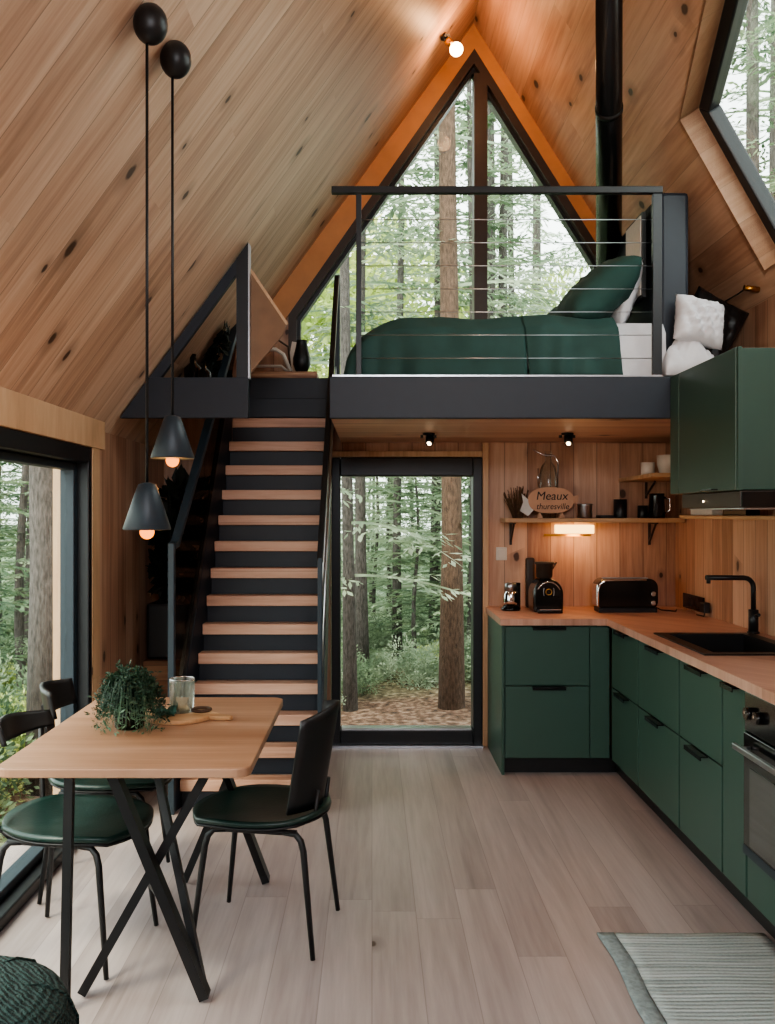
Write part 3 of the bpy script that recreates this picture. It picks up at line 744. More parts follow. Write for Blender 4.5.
# plinth
m = MB(); m.box(.764, CX+.06, CY+.05, CY+.065, 0, PL-.004); m.box(CX+.05, CX+.065, 2.2, CY+.05, 0, PL-.004)
struct(m.build('baseboard_right', M['black']), 'black plinth under the kitchen cabinets')
# oven
ov = thing('oven', 'black built-in oven with steel bar handle under the worktop', 'oven', (CX+.2, 3.1, .265))
box(CX+.01, XR-.05, 2.79, 3.39, .268, CT0-.004).build('oven_body', M['black'], ov)
box(CX-.012, CX+.009, 2.79, 3.39, .715, CT0-.006).build('control_panel', M['gloss'], ov, bevel=.003)
dr = box(CX-.016, CX+.009, 2.79, 3.39, .268, .708).build('oven_door', M['gloss'], ov, bevel=.003)
box(CX-.0185, CX-.0165, 2.85, 3.33, .31, .59).build('window', M['ovenglass'], dr)
box(CX-.0182, CX-.0165, 2.79, 3.39, .268, .30).build('bottom_band', M['slate'], dr)
hd = MB(); hd.bar((CX-.055, 2.82, .66), (CX-.055, 3.38, .66), .016, .022)
hd.build('handle', M['steel'], dr, bevel=.003)
for y in (2.86, 3.33): MB().tube([(CX-.016, y, .66), (CX-.05, y, .66)], .007).build('handle_bracket', M['steel'], dr)
for y in (3.33, 3.25, 3.0):
    k = MB().tube([(CX-.012, y, .785), (CX-.035, y, .785)], .022, 20).build('knob', M['gloss'], ov)
    MB().tube([(CX-.0355, y, .79), (CX-.038, y, .79)], .006, 8).build('knob_mark', M['chrome'], k)
# worktop (L) with sink cut-out
SX0, SX1, SY0, SY1 = 1.42, 1.88, 3.95, 4.64
wt = MB()
wt.box(.735, XR-.002, CY-.03, YB-.002, CT0, CT1)
wt.box(1.345, XR-.002, SY1, CY-.03, CT0, CT1)
wt.box(1.345, SX0, SY0, SY1, CT0, CT1); wt.box(SX1, XR-.002, SY0, SY1, CT0, CT1)
wt.box(1.345, XR-.002, 2.2, SY0, CT0, CT1)
tag(wt.build('worktop', M['counter']), 'long L-shaped oak worktop over the green base cabinets', 'worktop')
# sink
sk = thing('sink', 'black rectangular sink set into the oak worktop', 'sink', (1.65, 4.3, .9))
m = MB()
i0 = .045
m.box(SX0-.012, SX1+.012, SY0-.012, SY0+i0, .9005, .907); m.box(SX0-.012, SX1+.012, SY1-i0, SY1+.012, .9005, .907)
m.box(SX0-.012, SX0+i0, SY0+i0, SY1-i0, .9005, .907); m.box(SX1-i0, SX1+.012, SY0+i0, SY1-i0, .9005, .907)
m.build('rim', M['sink'], sk)
m = MB(); a, b, c, d = SX0+i0, SX1-i0, SY0+i0, SY1-i0
m.box(a-.005, a, c, d, .73, .9004); m.box(b, b+.005, c, d, .73, .9004); m.box(a, b, c-.005, c, .73, .9004); m.box(a, b, d, d+.005, .73, .9004); m.box(a-.005, b+.005, c-.005, d+.005, .722, .73)
m.build('basin', M['sink'], sk)
MB().lathe([(.035, 0), (.035, .004), (.02, .005)], (1.65, 4.3, .73), 20).build('drain', M['steel'], sk)
# tap
fa = thing('tap', 'matt black angular kitchen tap behind the sink', 'tap', (1.915, 4.67, .9))
MB().lathe([(.03, 0), (.03, .008), (.022, .012)], (1.915, 4.67, .9005), 20).build('base', M['black'], fa)
MB().tube([(1.915, 4.67, .912), (1.915, 4.67, 1.02)], .024, 20).build('body', M['black'], fa)
pts = [(1.915, 4.67, 1.02), (1.915, 4.67, 1.13)]+[(1.915-.05*(1-math.cos(t)), 4.67-.008*(1-math.cos(t)), 1.13+.05*math.sin(t)) for t in (.3, .6, .9, 1.2, 1.57)]+[(1.66, 4.62, 1.184)]
MB().tube(pts, .0125, 14).build('spout', M['black'], fa)
MB().tube([(1.672, 4.622, 1.182), (1.672, 4.622, 1.155)], .010, 12).build('aerator', M['black'], fa)
MB().tube([(1.915, 4.645, .99), (1.915, 4.60, 1.0)], .008, 10).build('lever', M['black'], fa)
# sockets on right wall
so = thing('socket_strip', 'black double power socket strip low on the right wall behind the tap', 'socket', (XR, 5.6, .95))
box(XR-.012, XR-.001, 5.50, 5.86, .915, 1.005).build('plate', M['gloss'], so, bevel=.003)
for y in (5.60, 5.72): MB().lathe([(.03, 0), (.03, .003), (.024, .004), (.024, .001)], (XR-.0125, y, .96), 18, 'x').build('outlet', M['black'], so)
pg = thing('plug', 'black plug with hanging lead in the socket nearest the tap', 'plug', (XR-.03, 5.46, .93))
box(XR-.05, XR-.0125, 5.38, 5.46, .925, .985).build('plug_body', M['black'], pg, bevel=.006)
MB().tube([(XR-.03, 5.42, .925), (XR-.035, 5.42, .9045), (XR-.05, 5.5, .904)], .0035, 8).build('lead', M['black'], pg)
# wall switch
ls = thing('light_switch', 'white light switch on the pine wall above the worktop end', 'switch', (.845, YB, 1.24))
box(.805, .875, YB-.010, YB-.001, 1.20, 1.285).build('plate', M['ceramic'], ls, bevel=.003)
box(.818, .862, YB-.014, YB-.0105, 1.215, 1.27).build('rocker', M['ceramic'], ls, bevel=.002)

# wall cabinet in front of the loft beam
wc = thing('wall_cabinet', 'tall green wall cabinet at the right, above the cooker hood', 'cabinet', (1.7, 4.06, 1.6))
box(1.452, XR-.002, 3.67, 4.465, 1.596, 2.156).build('carcass', M['green'], wc, bevel=.002)
box(1.432, 1.451, 3.665, 4.34, 1.594, 2.158).build('door', M['green'], wc, bevel=.003)
box(1.432, 1.451, 4.344, 4.465, 1.594, 2.158).build('end_filler', M['green'], wc, bevel=.003)
MB().box(1.405, 1.431, 3.85, 3.98, 1.598, 1.604).build('handle', M['blacksatin'], wc)
box(1.436, 1.451, 3.646, 3.664, 1.594, 2.158).build('door_edge', M['green'], wc)
hood = thing('range_hood', 'slim dark cooker hood under the green wall cabinet', 'hood', (1.7, 4.0, 1.51))
MB().prism([(1.445, 3.655, 1.525), (XR-.002, 3.655, 1.525), (XR-.002, 3.655, 1.592), (1.445, 3.655, 1.592)], (0, .68, 0)).build('hood_body', M['brownframe'], hood, bevel=.004)
box(1.45, XR-.01, 3.645, 3.654, 1.53, 1.588).build('front_panel', M['gloss'], hood)
box(1.47, XR-.03, 3.68, 4.3, 1.52, 1.5245).build('filter', M['steel'], hood)
MB().ball((1.443, 4.05, 1.555), .004).build('indicator_light', M['spotlens'], hood)
# ledge on right wall with packet and bottle
tag(box(1.80, XR+.004, 2.6, 5.45, 1.472, 1.492).build('ledge', M['shelf_y'], bevel=.003), 'narrow pine ledge along the right wall below the cooker hood', 'shelf')
tag(box(1.835, 1.895, 5.02, 5.36, 1.493, 1.535).build('packet', M['paper'], bevel=.004), 'white packet lying on the ledge below the hood', 'packet')
tag(MB().lathe([(.0, 0), (.016, .01), (.022, .05), (.022, .16), (.01, .19), (.01, .21)], (1.925, 5.14, 1.516), 14, 'y').build('bottle', M['gloss']), 'black bottle lying beside the white packet on the ledge', 'bottle')
tag(box(1.83, 1.9, 4.55, 4.85, 1.493, 1.522).build('tray', M['black'], bevel=.004), 'black flat tray on the ledge right of the white packet', 'tray')

# shelves on the back wall
sh = thing('wall_shelf', 'long pine shelf over the worktop carrying the fish-shaped plaque', 'shelf', (1.35, YB, 1.45))
box(.83, 1.955, YB-.235, YB-.002, 1.446, 1.474).build('board', M['shelf'], sh, bevel=.003)
for x in (.90, 1.80):
    m = MB(); m.box(x-.008, x+.008, YB-.012, YB-.002, 1.30, 1.445); m.box(x-.008, x+.008, YB-.17, YB-.012, 1.436, 1.445)
    m.bar((x, YB-.012, 1.325), (x, YB-.14, 1.436), .012, .008)
    m.build('bracket', M['brownframe'], sh)
cs = thing('corner_shelf', 'short pine corner shelf carrying the two white cups', 'shelf', (1.8, 5.7, 1.72))
MB().prism([(1.60, YB-.002, 1.708), (1.575, 5.24, 1.708), (XR-.002, 5.24, 1.708), (XR-.002, YB-.002, 1.708)], (0, 0, .024)).build('board', M['shelf'], cs, bevel=.003)
m = MB(); m.box(1.77, 1.786, YB-.012, YB-.002, 1.60, 1.706); m.bar((1.778, YB-.012, 1.62), (1.778, YB-.2, 1.705), .012, .008)
m.build('bracket', M['brownframe'], cs)
# under-shelf lamp
us = thing('under_shelf_lamp', 'glowing warm strip lamp under the long pine shelf', 'lamp', (1.3, YB-.1, 1.38))
box(1.185, 1.42, YB-.10, YB-.002, 1.375, 1.43).build('diffuser', M['undershelf'], us, bevel=.004)
MB().bar((1.10, YB-.09, 1.365), (1.40, YB-.09, 1.365), .02, .014).build('holder', M['brass'], us)

# shelf objects
ZS = 1.4745
fsn = thing('fish_plaque', 'pale fish-shaped wooden plaque with black lettering on the long shelf', 'sign', (1.12, 5.88, ZS))
yP = 5.87
body = []
for k in range(40):
    t = 2*PI*k/40
    x = 1.13+.145*math.cos(t)*(1 if math.cos(t) < 0 else 1.0); z = ZS+.112+.104*math.sin(t)*(.9+.1*math.cos(t*2))
    body.append((x, z))
MB().prism([(x, yP, z) for x, z in body], (0, .014, 0)).build('body_board', M['sign'], fsn, bevel=.003)
MB().prism([(1.015, yP+.001, ZS+.09), (.945, yP+.001, ZS+.155), (.955, yP+.001, ZS+.10), (.935, yP+.001, ZS+.045), (.985, yP+.001, ZS+.012), (1.03, yP+.001, ZS+.06)], (0, .012, 0)).build('tail_board', M['paper'], fsn)
MB().prism([(1.265, yP+.001, ZS+.135), (1.305, yP+.001, ZS+.145), (1.30, yP+.001, ZS+.10), (1.27, yP+.001, ZS+.09)], (0, .012, 0)).build('head_tip', M['sign'], fsn)
MB().prism([(1.04, yP+.002, ZS), (1.08, yP+.002, ZS), (1.06, yP+.002, ZS+.04)], (0, .05, 0)).build('foot', M['sign'], fsn)
MB().prism([(1.18, yP+.002, ZS), (1.22, yP+.002, ZS), (1.20, yP+.002, ZS+.04)], (0, .05, 0)).build('foot', M['sign'], fsn)
def text(body, size, loc, m, parent, name='lettering', shear=.15, wide=1.0, rot=(PI/2, 0, 0)):
    c = bpy.data.curves.new(name, 'FONT'); c.body = body; c.size = size; c.extrude = .0012; c.shear = shear
    c.align_x = 'CENTER'; c.align_y = 'CENTER'; c.offset = 0
    t = bpy.data.objects.new(name, c); col.objects.link(t)
    dg = bpy.context.evaluated_depsgraph_get()
    me = bpy.data.meshes.new_from_object(t.evaluated_get(dg)); bpy.data.objects.remove(t)
    me.transform(Matrix.Diagonal((wide, 1, 1, 1))); me.transform(Matrix.Rotation(rot[2], 4, 'Z') @ Matrix.Rotation(rot[0], 4, 'X'))
    q = V((0, 0, 0)); p_ = parent
    while p_: q += p_.location; p_ = p_.parent
    me.transform(Matrix.Translation(V(loc)-q)); me.materials.clear(); me.materials.append(m)
    o_ = bpy.data.objects.new(name, me); col.objects.link(o_); o_.parent = parent; return o_
text('Meaux', .075, (1.135, yP-.0015, ZS+.138), M['ink'], fsn)
text('thuresville', .054, (1.14, yP-.0015, ZS+.072), M['ink'], fsn, wide=.92)

cb = thing('glass_carafe', 'clear glass carafe with wire handle behind the fish-shaped plaque', 'carafe', (1.14, 5.965, ZS))
MB().lathe([(.05, 0), (.055, .01), (.056, .28), (.045, .33), (.022, .36), (.022, .42), (.026, .425)], (1.13, 5.965, ZS), 24).build('bottle', M['ribbed'], cb)
MB().tube([(1.19, 5.965, ZS+.18), (1.195, 5.965, ZS+.36), (1.17, 5.965, ZS+.40), (1.10, 5.965, ZS+.405), (1.03, 5.965, ZS+.44)], .005, 8).build('wire_handle', M['chrome'], cb)
MB().tube([(1.065, 5.965, ZS+.20), (1.065, 5.965, ZS+.32)], .004, 6).build('wire_handle', M['chrome'], cb)
dp = thing('dried_bunch', 'dry brown bunch of twigs at the left end of the long shelf', 'dried plant', (.92, 5.93, ZS))
m = MB()
for k in range(70):
    a = rr_.uniform(-.9, .9); L = rr_.uniform(.12, .22); y = 5.93+rr_.uniform(-.04, .04)
    m.tube([(.93+a*.03, y, ZS), (.93+a*.07, y, ZS+L*.5), (.93+a*.10, y+rr_.uniform(-.02, .02), ZS+L*(1-.25*abs(a)))], .0022, 4)
m.build('twigs', M['basket'], dp)
tag(MB().lathe([(.042, 0), (.045, .005), (.045, .075), (.048, .08), (.048, .09), (.04, .091)], (1.35, 5.9, ZS), 20).build('tin', M['steel']), 'small silver tin right of the fish-shaped plaque', 'tin')
tag(MB().lathe([(.039, 0), (.041, .005), (.041, .118), (.037, .118), (.035, .02)], (1.575, 5.9, ZS), 24).build('tumbler', M['black']), 'matt black tumbler in the middle of the long shelf', 'tumbler')
tag(MB().lathe([(.03, 0), (.033, .005), (.033, .08), (.03, .08), (.028, .02)], (1.735, 5.96, ZS), 20).build('cup', M['black']), 'small dark cup behind the glossy black jug on the long shelf', 'cup')
tag(box(1.44, 1.53, 5.86, 5.98, ZS, ZS+.018).build('slate_tray', M['black'], bevel=.003), 'flat dark tray on the long shelf left of the black tumbler', 'tray')
ck = thing('jug', 'glossy black jug at the right end of the long shelf', 'jug', (1.80, 5.88, ZS))
MB().lathe([(.05, 0), (.053, .006), (.046, .14), (.048, .155), (.044, .155), (.04, .02)], (1.80, 5.88, ZS), 24).build('jug_body', M['gloss'], ck)
MB().tube([(1.838, 5.85, ZS+.13), (1.87, 5.835, ZS+.12), (1.87, 5.835, ZS+.05), (1.842, 5.85, ZS+.03)], .006, 8).build('handle', M['chrome'], ck)
ZC = 1.7325
tag(MB().lathe([(.036, 0), (.04, .004), (.04, .075), (.037, .075), (.035, .01)], (1.645, 5.55, ZC), 24).build('cup', M['ceramic']), 'smaller white cup on the corner shelf, left one', 'cup')
bw = thing('mug', 'larger white mug on the corner shelf beside the green cabinet', 'mug', (1.745, 5.5, ZC))
MB().lathe([(.04, 0), (.05, .01), (.062, .06), (.064, .115), (.06, .115), (.055, .03)], (1.75, 5.5, ZC), 26).build('mug_body', M['ceramic'], bw)
MB().tube([(1.80, 5.45, ZC+.09), (1.835, 5.43, ZC+.08), (1.83, 5.43, ZC+.05), (1.80, 5.45, ZC+.04)], .006, 8).build('handle', M['steel'], bw)

# worktop appliances
ZW = .9005
gr = thing('coffee_grinder', 'small black and chrome coffee grinder at the left end of the worktop', 'grinder', (.865, 5.80, ZW))
MB().lathe([(.06, 0), (.062, .012), (.045, .025), (.045, .03)], (.865, 5.80, ZW), 24).build('base', M['gloss'], gr)
MB().lathe([(.043, .031), (.046, .06), (.043, .1), (.036, .12)], (.865, 5.80, ZW), 24).build('glass_jar', M['chrome'], gr)
MB().lathe([(.037, .121), (.036, .165), (.03, .17)], (.865, 5.80, ZW), 24).build('lid', M['steel'], gr)
m = MB(); m.box(.90, .925, 5.79, 5.82, ZW+.012, ZW+.165); m.box(.87, .925, 5.79, 5.82, ZW+.15, ZW+.172)
m.build('body_arm', M['gloss'], gr, bevel=.004)
cm = thing('coffee_machine', 'black dome-fronted coffee machine with brown hopper on the worktop', 'coffee machine', (1.075, 5.76, ZW))
prof = [(-.09, 0), (.09, 0), (.092, .11)]+[(.092*math.cos(t), .11+.095*math.sin(t)) for t in [PI*k/14 for k in range(1, 14)]]+[(-.092, .11)]
MB().prism([(1.075+x, 5.66, ZW+z) for x, z in prof], (0, .2, 0)).build('body', M['gloss'], cm, bevel=.012)
arc = [(1.075+.075*math.cos(t), 5.652, ZW+.10+.085*math.sin(t)) for t in [PI*.15+PI*.7*k/14 for k in range(15)]]
MB().tube(arc, .004, 8).build('front_arc', M['chrome'], cm)
ringp = [(1.075+.018*math.cos(2*PI*k/20), 5.654, ZW+.125+.018*math.sin(2*PI*k/20)) for k in range(21)]
MB().tube(ringp, .003, 8, False).build('emblem_ring', M['brass'], cm)
for s in (-1, 1):
    MB().tube([(1.075+s*(.026+.006*math.cos(t)), 5.654, ZW+.125+.025*math.sin(t)) for t in [-1.2+2.4*k/8 for k in range(9)]], .0022, 6).build('emblem_bracket', M['steel'], cm)
m = MB(); m.box(1.0, 1.15, 5.60, 5.66, ZW, ZW+.02)
m.build('drip_tray', M['gloss'], cm, bevel=.004); box(1.01, 1.14, 5.602, 5.656, ZW+.0205, ZW+.025).build('drip_grid', M['chrome'], cm)
MB().lathe([(.042, .202), (.05, .21), (.052, .285), (.062, .29), (.062, .302), (.05, .303)], (1.07, 5.77, ZW), 24).build('hopper', M['brownframe'], cm)
MB().tube([(1.12, 5.77, ZW+.26), (1.145, 5.77, ZW+.30)], .006).build('hopper_spout', M['brownframe'], cm)
tag(box(.985, 1.04, 5.93, 5.985, ZW, ZW+.32).build('spice_mill', M['brownframe'], bevel=.012), 'dark brown tall box behind the coffee machine', 'container')
ts = thing('toaster', 'long black toaster with chrome edges on the worktop', 'toaster', (1.55, 5.72, ZW))
pr = rrect(.395, .19, .055, 8)
pr = [(x, z+.11) for x, z in pr]
pr2 = [(x, max(z, .03)) for x, z in pr]
MB().prism([(1.555+x*.93, 5.645, ZW+z) for x, z in pr2], (0, .15, 0)).build('body', M['gloss'], ts, bevel=.014)
edge = [(1.555+.182*x/.1975, 5.642, ZW+z) for x, z in [(-.1975, .035), (-.1975, .14), (-.185, .175), (-.15, .196), (0, .2), (.12, .198)]]
MB().tube(edge, .006, 8).build('chrome_edge', M['chrome'], ts)
box(1.368, 1.382, 5.66, 5.78, ZW+.04, ZW+.17).build('end_plate', M['chrome'], ts, bevel=.004)
m = MB(); m.box(1.38, 1.735, 5.655, 5.785, ZW+.0, ZW+.029)
m.build('base', M['black'], ts, bevel=.004)
for z in (.06, .115): MB().lathe([(.016, 0), (.016, -.012), (.011, -.016)], (1.705, 5.644, ZW+z), 16, 'y').build('dial', M['chrome'], ts)
box(1.42, 1.69, 5.69, 5.71, ZW+.2055, ZW+.209).build('bread_slot', M['steel'], ts); box(1.42, 1.69, 5.73, 5.75, ZW+.2055, ZW+.209).build('bread_slot', M['steel'], ts)
MB().tube([(1.74, 5.75, ZW+.03), (1.79, 5.76, ZW+.006), (1.86, 5.70, ZW+.004), (1.90, 5.80, ZW+.004)], .004, 8).build('power_cord', M['black'], ts)

# ceiling spots
for x, lab in ((.326, 'black ceiling spotlight above the glass door'), (1.12, 'black ceiling spotlight above the worktop')):
    s_ = thing('ceiling_spotlight', lab, 'spotlight', (x, 5.33, LZ0), 'spotlights under the loft')
    MB().lathe([(.035, 0), (.035, -.01), (.02, -.012)], (x, 5.33, LZ0-.0005), 20).build('base', M['black'], s_)
    MB().tube([(x, 5.33, LZ0-.011), (x+.005, 5.325, LZ0-.03)], .008).build('stem', M['black'], s_)
    MB().tube([(x+.01, 5.35, LZ0-.018), (x, 5.30, LZ0-.062)], [.026, .022], 20).build('lamp_housing', M['black'], s_)
    MB().tube([(x-.0005, 5.2995, LZ0-.0625), (x-.001, 5.2985, LZ0-.0635)], .013, 20).build('lens', M['spotlens'], s_)
    for dx in (-.04, .035): box(x+dx-.008, x+dx+.008, 5.32, 5.34, LZ0-.028, LZ0-.012).build('side_knob', M['black'], s_)

# ------------------------------------------------------------------ pendants
def pendant(y, zb, lab, dz):
    x = dz; zr = lroof(x)
    p = thing('pendant_lamp', lab, 'pendant lamp', (x, y, zb), 'pendant lamps over the dining table')
    m = MB().ball((x+.01, y, zr-.06), .05, 24, (.95, .9, 1.12)); m.build('canopy', M['black'], p)
    MB().tube([(x, y, zr-.1), (x, y, zb+.118)], .0042, 8).build('cord', M['black'], p)
    MB().lathe([(.064, 0), (.066, .003), (.034, .10), (.024, .126), (.010, .131), (.009, .131), (.022, .122), (.032, .098), (.0635, .002)], (x, y, zb), 36).build('shade', M['slate'], p)
    MB().tube([(x, y, zb+.05), (x, y, zb+.015)], .012, 14).build('socket', M['brass'], p)
    MB().ball((x, y, zb-.006), .02, 20, (1, 1, 1.0)).build('bulb', M['bulb'], p)
pendant(2.571, 1.456, 'slate pendant lamp hanging lower and nearer over the dining table', -.622)
pendant(2.82, 1.668, 'slate pendant lamp hanging higher and farther over the dining table', -.605)

# ------------------------------------------------------------------ dining table
tb = thing('dining_table', 'oak-topped dining table with crossed black steel legs', 'table', (-.72, 3.27, 0))
TX, TY = (-1.118, -.36), (2.735, 3.81)
pl = rrect(TX[1]-TX[0], TY[1]-TY[0], .05, 6)
MB().prism([((TX[0]+TX[1])/2+x, (TY[0]+TY[1])/2+y, .722) for x, y in pl], (0, 0, .028)).build('tabletop', M['oak'], tb, bevel=.004)
def legv(a1, a2, foot, m2=.0):
    m = MB(); m.bar(a1, foot, .03, .05, (0, 1, 0)); m.bar(a2, foot, .022, .03, (0, 1, 0)); return m
for yt, yf_ in ((2.86, 2.87), (3.66, 3.78)):
    if yt < 3:
        legv((-.795, yt-.02, .72), (-.735, yt+.25, .72), (-.515, yf_, .012)).build('leg', M['black'], tb)
        MB().bar((-.50, yt+.06, .72), (-.90, yf_+.02, .012), .028, .03, (0, 1, 0)).build('leg', M['black'], tb)
    else:
        legv((-.66, yt-.02, .72), (-.60, yt-.25, .72), (-.43, yf_, .012)).build('leg', M['black'], tb)
        MB().bar((-.46, yt+.03, .72), (-.76, yf_, .012), .028, .03, (0, 1, 0)).build('leg', M['black'], tb)
MB().bar((-.62, 2.88, .26), (-.74, 3.1, .27), .014, .014).build('brace', M['black'], tb)
MB().bar((-.91, 2.80, .721), (-.925, 2.80, .012), .026, .026, (0, 1, 0)).build('leg', M['black'], tb)
MB().bar((-.86, 2.84, .714), (-.52, 3.70, .714), .05, .012).build('under_rail', M['black'], tb)

# chairs (front = +x local)
def make_chair(lab, back):
    r = thing('dining_chair', lab, 'chair', (0, 0, 0), 'dining chairs round the oak table')
    w, d = .45, .49
    def top(u, v, dz):
        a, b = u*2-1, v*2-1
        # squircle mapping
        x = a*math.sqrt(1-b*b*.42)*d/2; y = b*math.sqrt(1-a*a*.42)*w/2
        e = max(abs(a), abs(b))
        z = .452 - .02*(1-e**2) + (.012*max(0, -a)**3) - .012*max(0, a)**4
        return V((x+.02, y, z+dz))
    m = MB().grid(lambda u, v: top(u, v, 0), 18, 18)
    m.build('seat', M['greenseat'], r, world=False, solid=.018)
    m = MB().grid(lambda u, v: V((top(u, v, 0).x*.99, top(u, v, 0).y*.99, top(u, v, 0).z-.017)), 12, 12)
    m.build('seat_shell', M['black'], r, world=False, solid=.008)
    fz = .415
    for sy in (-1, 1):
        y = sy*.165
        MB().tube([(-.15, y, fz), (.15, y, fz)], .010, 10).build('side_rail', M['black'], r, world=False)
        for sx in (-1, 1):
            MB().tube([(sx*.10, y, fz), (sx*.145, y, fz-.004), (sx*.165, y*1.02, fz-.025), (sx*.175, y*1.04, fz-.06), (sx*.215, sy*.20, .006)], [.010, .011, .0115, .0115, .0085], 10).build('leg', M['black'], r, world=False)
    MB().tube([(.0, -.165, fz), (.0, .165, fz)], .009, 8).build('cross_rail', M['black'], r, world=False)
    if back == 'panel':
        def bk(u, v):
            b = v*2-1
            z = .47+.345*u; ww = (.15+.03*u)
            x = -.195-.06*u + .085*b*b
            return V((x, b*ww, z - .018*(abs(b))*(u) + .02*u*(1-abs(b)**2)))
        MB().grid(bk, 10, 14).build('backrest', M['black'], r, world=False, solid=.012)
        for sy in (-1, 1): MB().tube([(-.12, sy*.08, fz), (-.195, sy*.08, .45), (-.205, sy*.08, .54)], .008, 8).build('back_support', M['black'], r, world=False)
    else:
        def bk(u, v):
            b = v*2-1
            hgt = .085*(1-.35*abs(b)) if back == 'band' else .13*(1-.2*abs(b))
            z = .755+(u-.5)*hgt
            x = -.235-.02*u+.07*b*b
            return V((x, b*.16, z))
        MB().grid(bk, 6, 16).build('backrest', M['black'], r, world=False, solid=.016)
        if back == 'band':
            for sy in (-1, 1): MB().tube([(-.14, sy*.15, fz), (-.205, sy*.15, .46), (-.215, sy*.155, .77)], .010, 8).build('back_support', M['black'], r, world=False)
        else:
            MB().prism([(-.246, -.07, .74), (-.246, .07, .74), (-.212, .03, .45), (-.212, -.03, .45)], (.01, 0, .002)).build('back_support', M['black'], r, world=False)
            MB().tube([(-.10, 0, fz), (-.20, 0, .445), (-.212, 0, .48)], .012, 8).build('back_bracket', M['black'], r, world=False)
    return r
c1 = make_chair('dining chair right of the table with solid dark backrest', 'panel')
c1.location = (-.375, 3.35, 0); c1.rotation_euler.z = math.radians(180-10)
c2 = make_chair('dining chair left of the table nearest the camera, curved band backrest on posts', 'band')
c2.location = (-1.03, 3.22, 0); c2.rotation_euler.z = math.radians(-10)
c3 = make_chair('dining chair left of the table farther back by the window corner', 'shield')
c3.location = (-1.075, 3.78, 0); c3.rotation_euler.z = math.radians(4)

# on the table
ZT = .7505
pp = thing('potted_herb', 'bushy green herb in a glass pot on the dining table', 'plant', (-.85, 3.26, ZT))
MB().lathe([(.045, 0), (.052, .008), (.058, .10), (.052, .10), (.046, .012)], (-.85, 3.26, ZT), 24).build('pot', M['potglass'], pp)
MB().lathe([(.044, .013), (.050, .08), (.001, .084)], (-.85, 3.26, ZT), 20).build('soil', M['soil'], pp)
m = MB()
rh = random.Random(11)
for k in range(560):
    a = rh.uniform(0, 2*PI); sp = rh.uniform(.02, .125); h = rh.uniform(.03, .115)*(1.15-sp*3)
    r0 = rh.uniform(0, .035)
    p0_ = V((-.85+r0*math.cos(a), 3.26+r0*math.sin(a), ZT+.085))
    p1_ = p0_+V((math.cos(a)*sp*.55, math.sin(a)*sp*.55, h))
    drop = rh.uniform(-.03, .02)-max(0, sp-.06)*2.4
    p2_ = p0_+V((math.cos(a)*sp, math.sin(a)*sp, h+drop))
    sd = V((-math.sin(a), math.cos(a), 0))*.0018
    m.add([p0_-sd, p0_+sd, p1_+sd, p1_-sd, p2_], [(0, 1, 2, 3), (3, 2, 4)])
    for j in range(9):
        t = rh.uniform(.3, 1); q_ = p1_.lerp(p2_, (t-.3)/.7)
        dd = V((rh.gauss(0, 1), rh.gauss(0, 1), rh.gauss(0, .8))).normalized(); L = rh.uniform(.010, .026)
        ee = dd.cross(V((rh.gauss(0, 1), rh.gauss(0, 1), rh.gauss(0, 1)))).normalized()*L*.16
        m.add([q_, q_+dd*L*.5+ee, q_+dd*L, q_+dd*L*.5-ee], [(0, 1, 2, 3)])
m.build('foliage', M['herb'], pp, fix=False)
bd = thing('serving_board', 'round wooden serving board with a handle on the dining table', 'board', (-.72, 3.42, ZT))
ol = [(-.71+.125*math.cos(t), 3.42+.125*math.sin(t)) for t in [.32+(2*PI-.64)*k/30 for k in range(31)]]
ol += [(-.545, 3.37), (-.515, 3.372), (-.505, 3.385), (-.515, 3.40), (-.545, 3.412)]
MB().prism([(x, y, ZT) for x, y in ol], (0, 0, .016)).build('board', M['paleboard'], bd, bevel=.004)
ZB = ZT+.0165
gl = thing('tumbler', 'clear drinking glass standing on the round serving board', 'glass', (-.705, 3.45, ZB))
MB().lathe([(.040, 0), (.044, .004), (.047, .11), (.047, .122), (.044, .122), (.043, .11), (.039, .014), (.001, .012)], (-.705, 3.45, ZB), 30).build('glass_wall', M['ribbed'], gl)
MB().tube([(-.705+.0455*math.cos(2*PI*k/30), 3.45+.0455*math.sin(2*PI*k/30), ZB+.122) for k in range(31)], .0018, 6, False).build('rim', M['chrome'], gl)
def nap(u, v):
    x = -.80+.085*u; y = 3.35+.10*v+.01*math.sin(u*9)
    return V((x, y, ZB+.006+.010*(1+math.sin(u*11+v*6))*.7+.008*math.sin(v*13)))
tag(MB().grid(nap, 20, 20).build('napkin', M['napkin'], solid=.003), 'crumpled green napkin on the serving board beside the glass', 'napkin')
rp_ = [(-.635+.034*math.cos(2*PI*k/24), 3.46+.034*math.sin(2*PI*k/24), ZB+.006) for k in range(25)]
tag(MB().tube(rp_, .006, 10, False).build('napkin_ring', M['leather']), 'thin brown wooden ring on the serving board right of the glass', 'ring')

# ------------------------------------------------------------------ pouf and rug
po = thing('pouf', 'dark green ribbed knitted pouf at the lower left corner', 'pouf', (-.95, 2.08, 0))
MB().lathe([(.20, .005), (.27, .02), (.295, .08), (.30, .2), (.295, .33), (.27, .385), (.22, .412), (.12, .435), (.001, .438)], (-.97, 2.08, 0), 48).build('knitted_cover', M['knit'], po)
sm_ = MB()
for k in range(8):
    t = 2*PI*k/8+.3
    sm_.tube([(-.97+r*math.cos(t), 2.08+r*math.sin(t), z) for r, z in ((.04, .437), (.22, .414), (.272, .386), (.297, .33), (.302, .2), (.297, .08))], .004, 6)
sm_.build('seam', M['knit'], po)
rug = thing('rug', 'grey-green woven rug on the floorboards before the oven', 'rug', (1.1, 2.5, 0))
def rugf(u, v):
    return V((.865+.53*u, 1.3+2.01*v, .006+.0015*math.sin(u*7+v*21)))
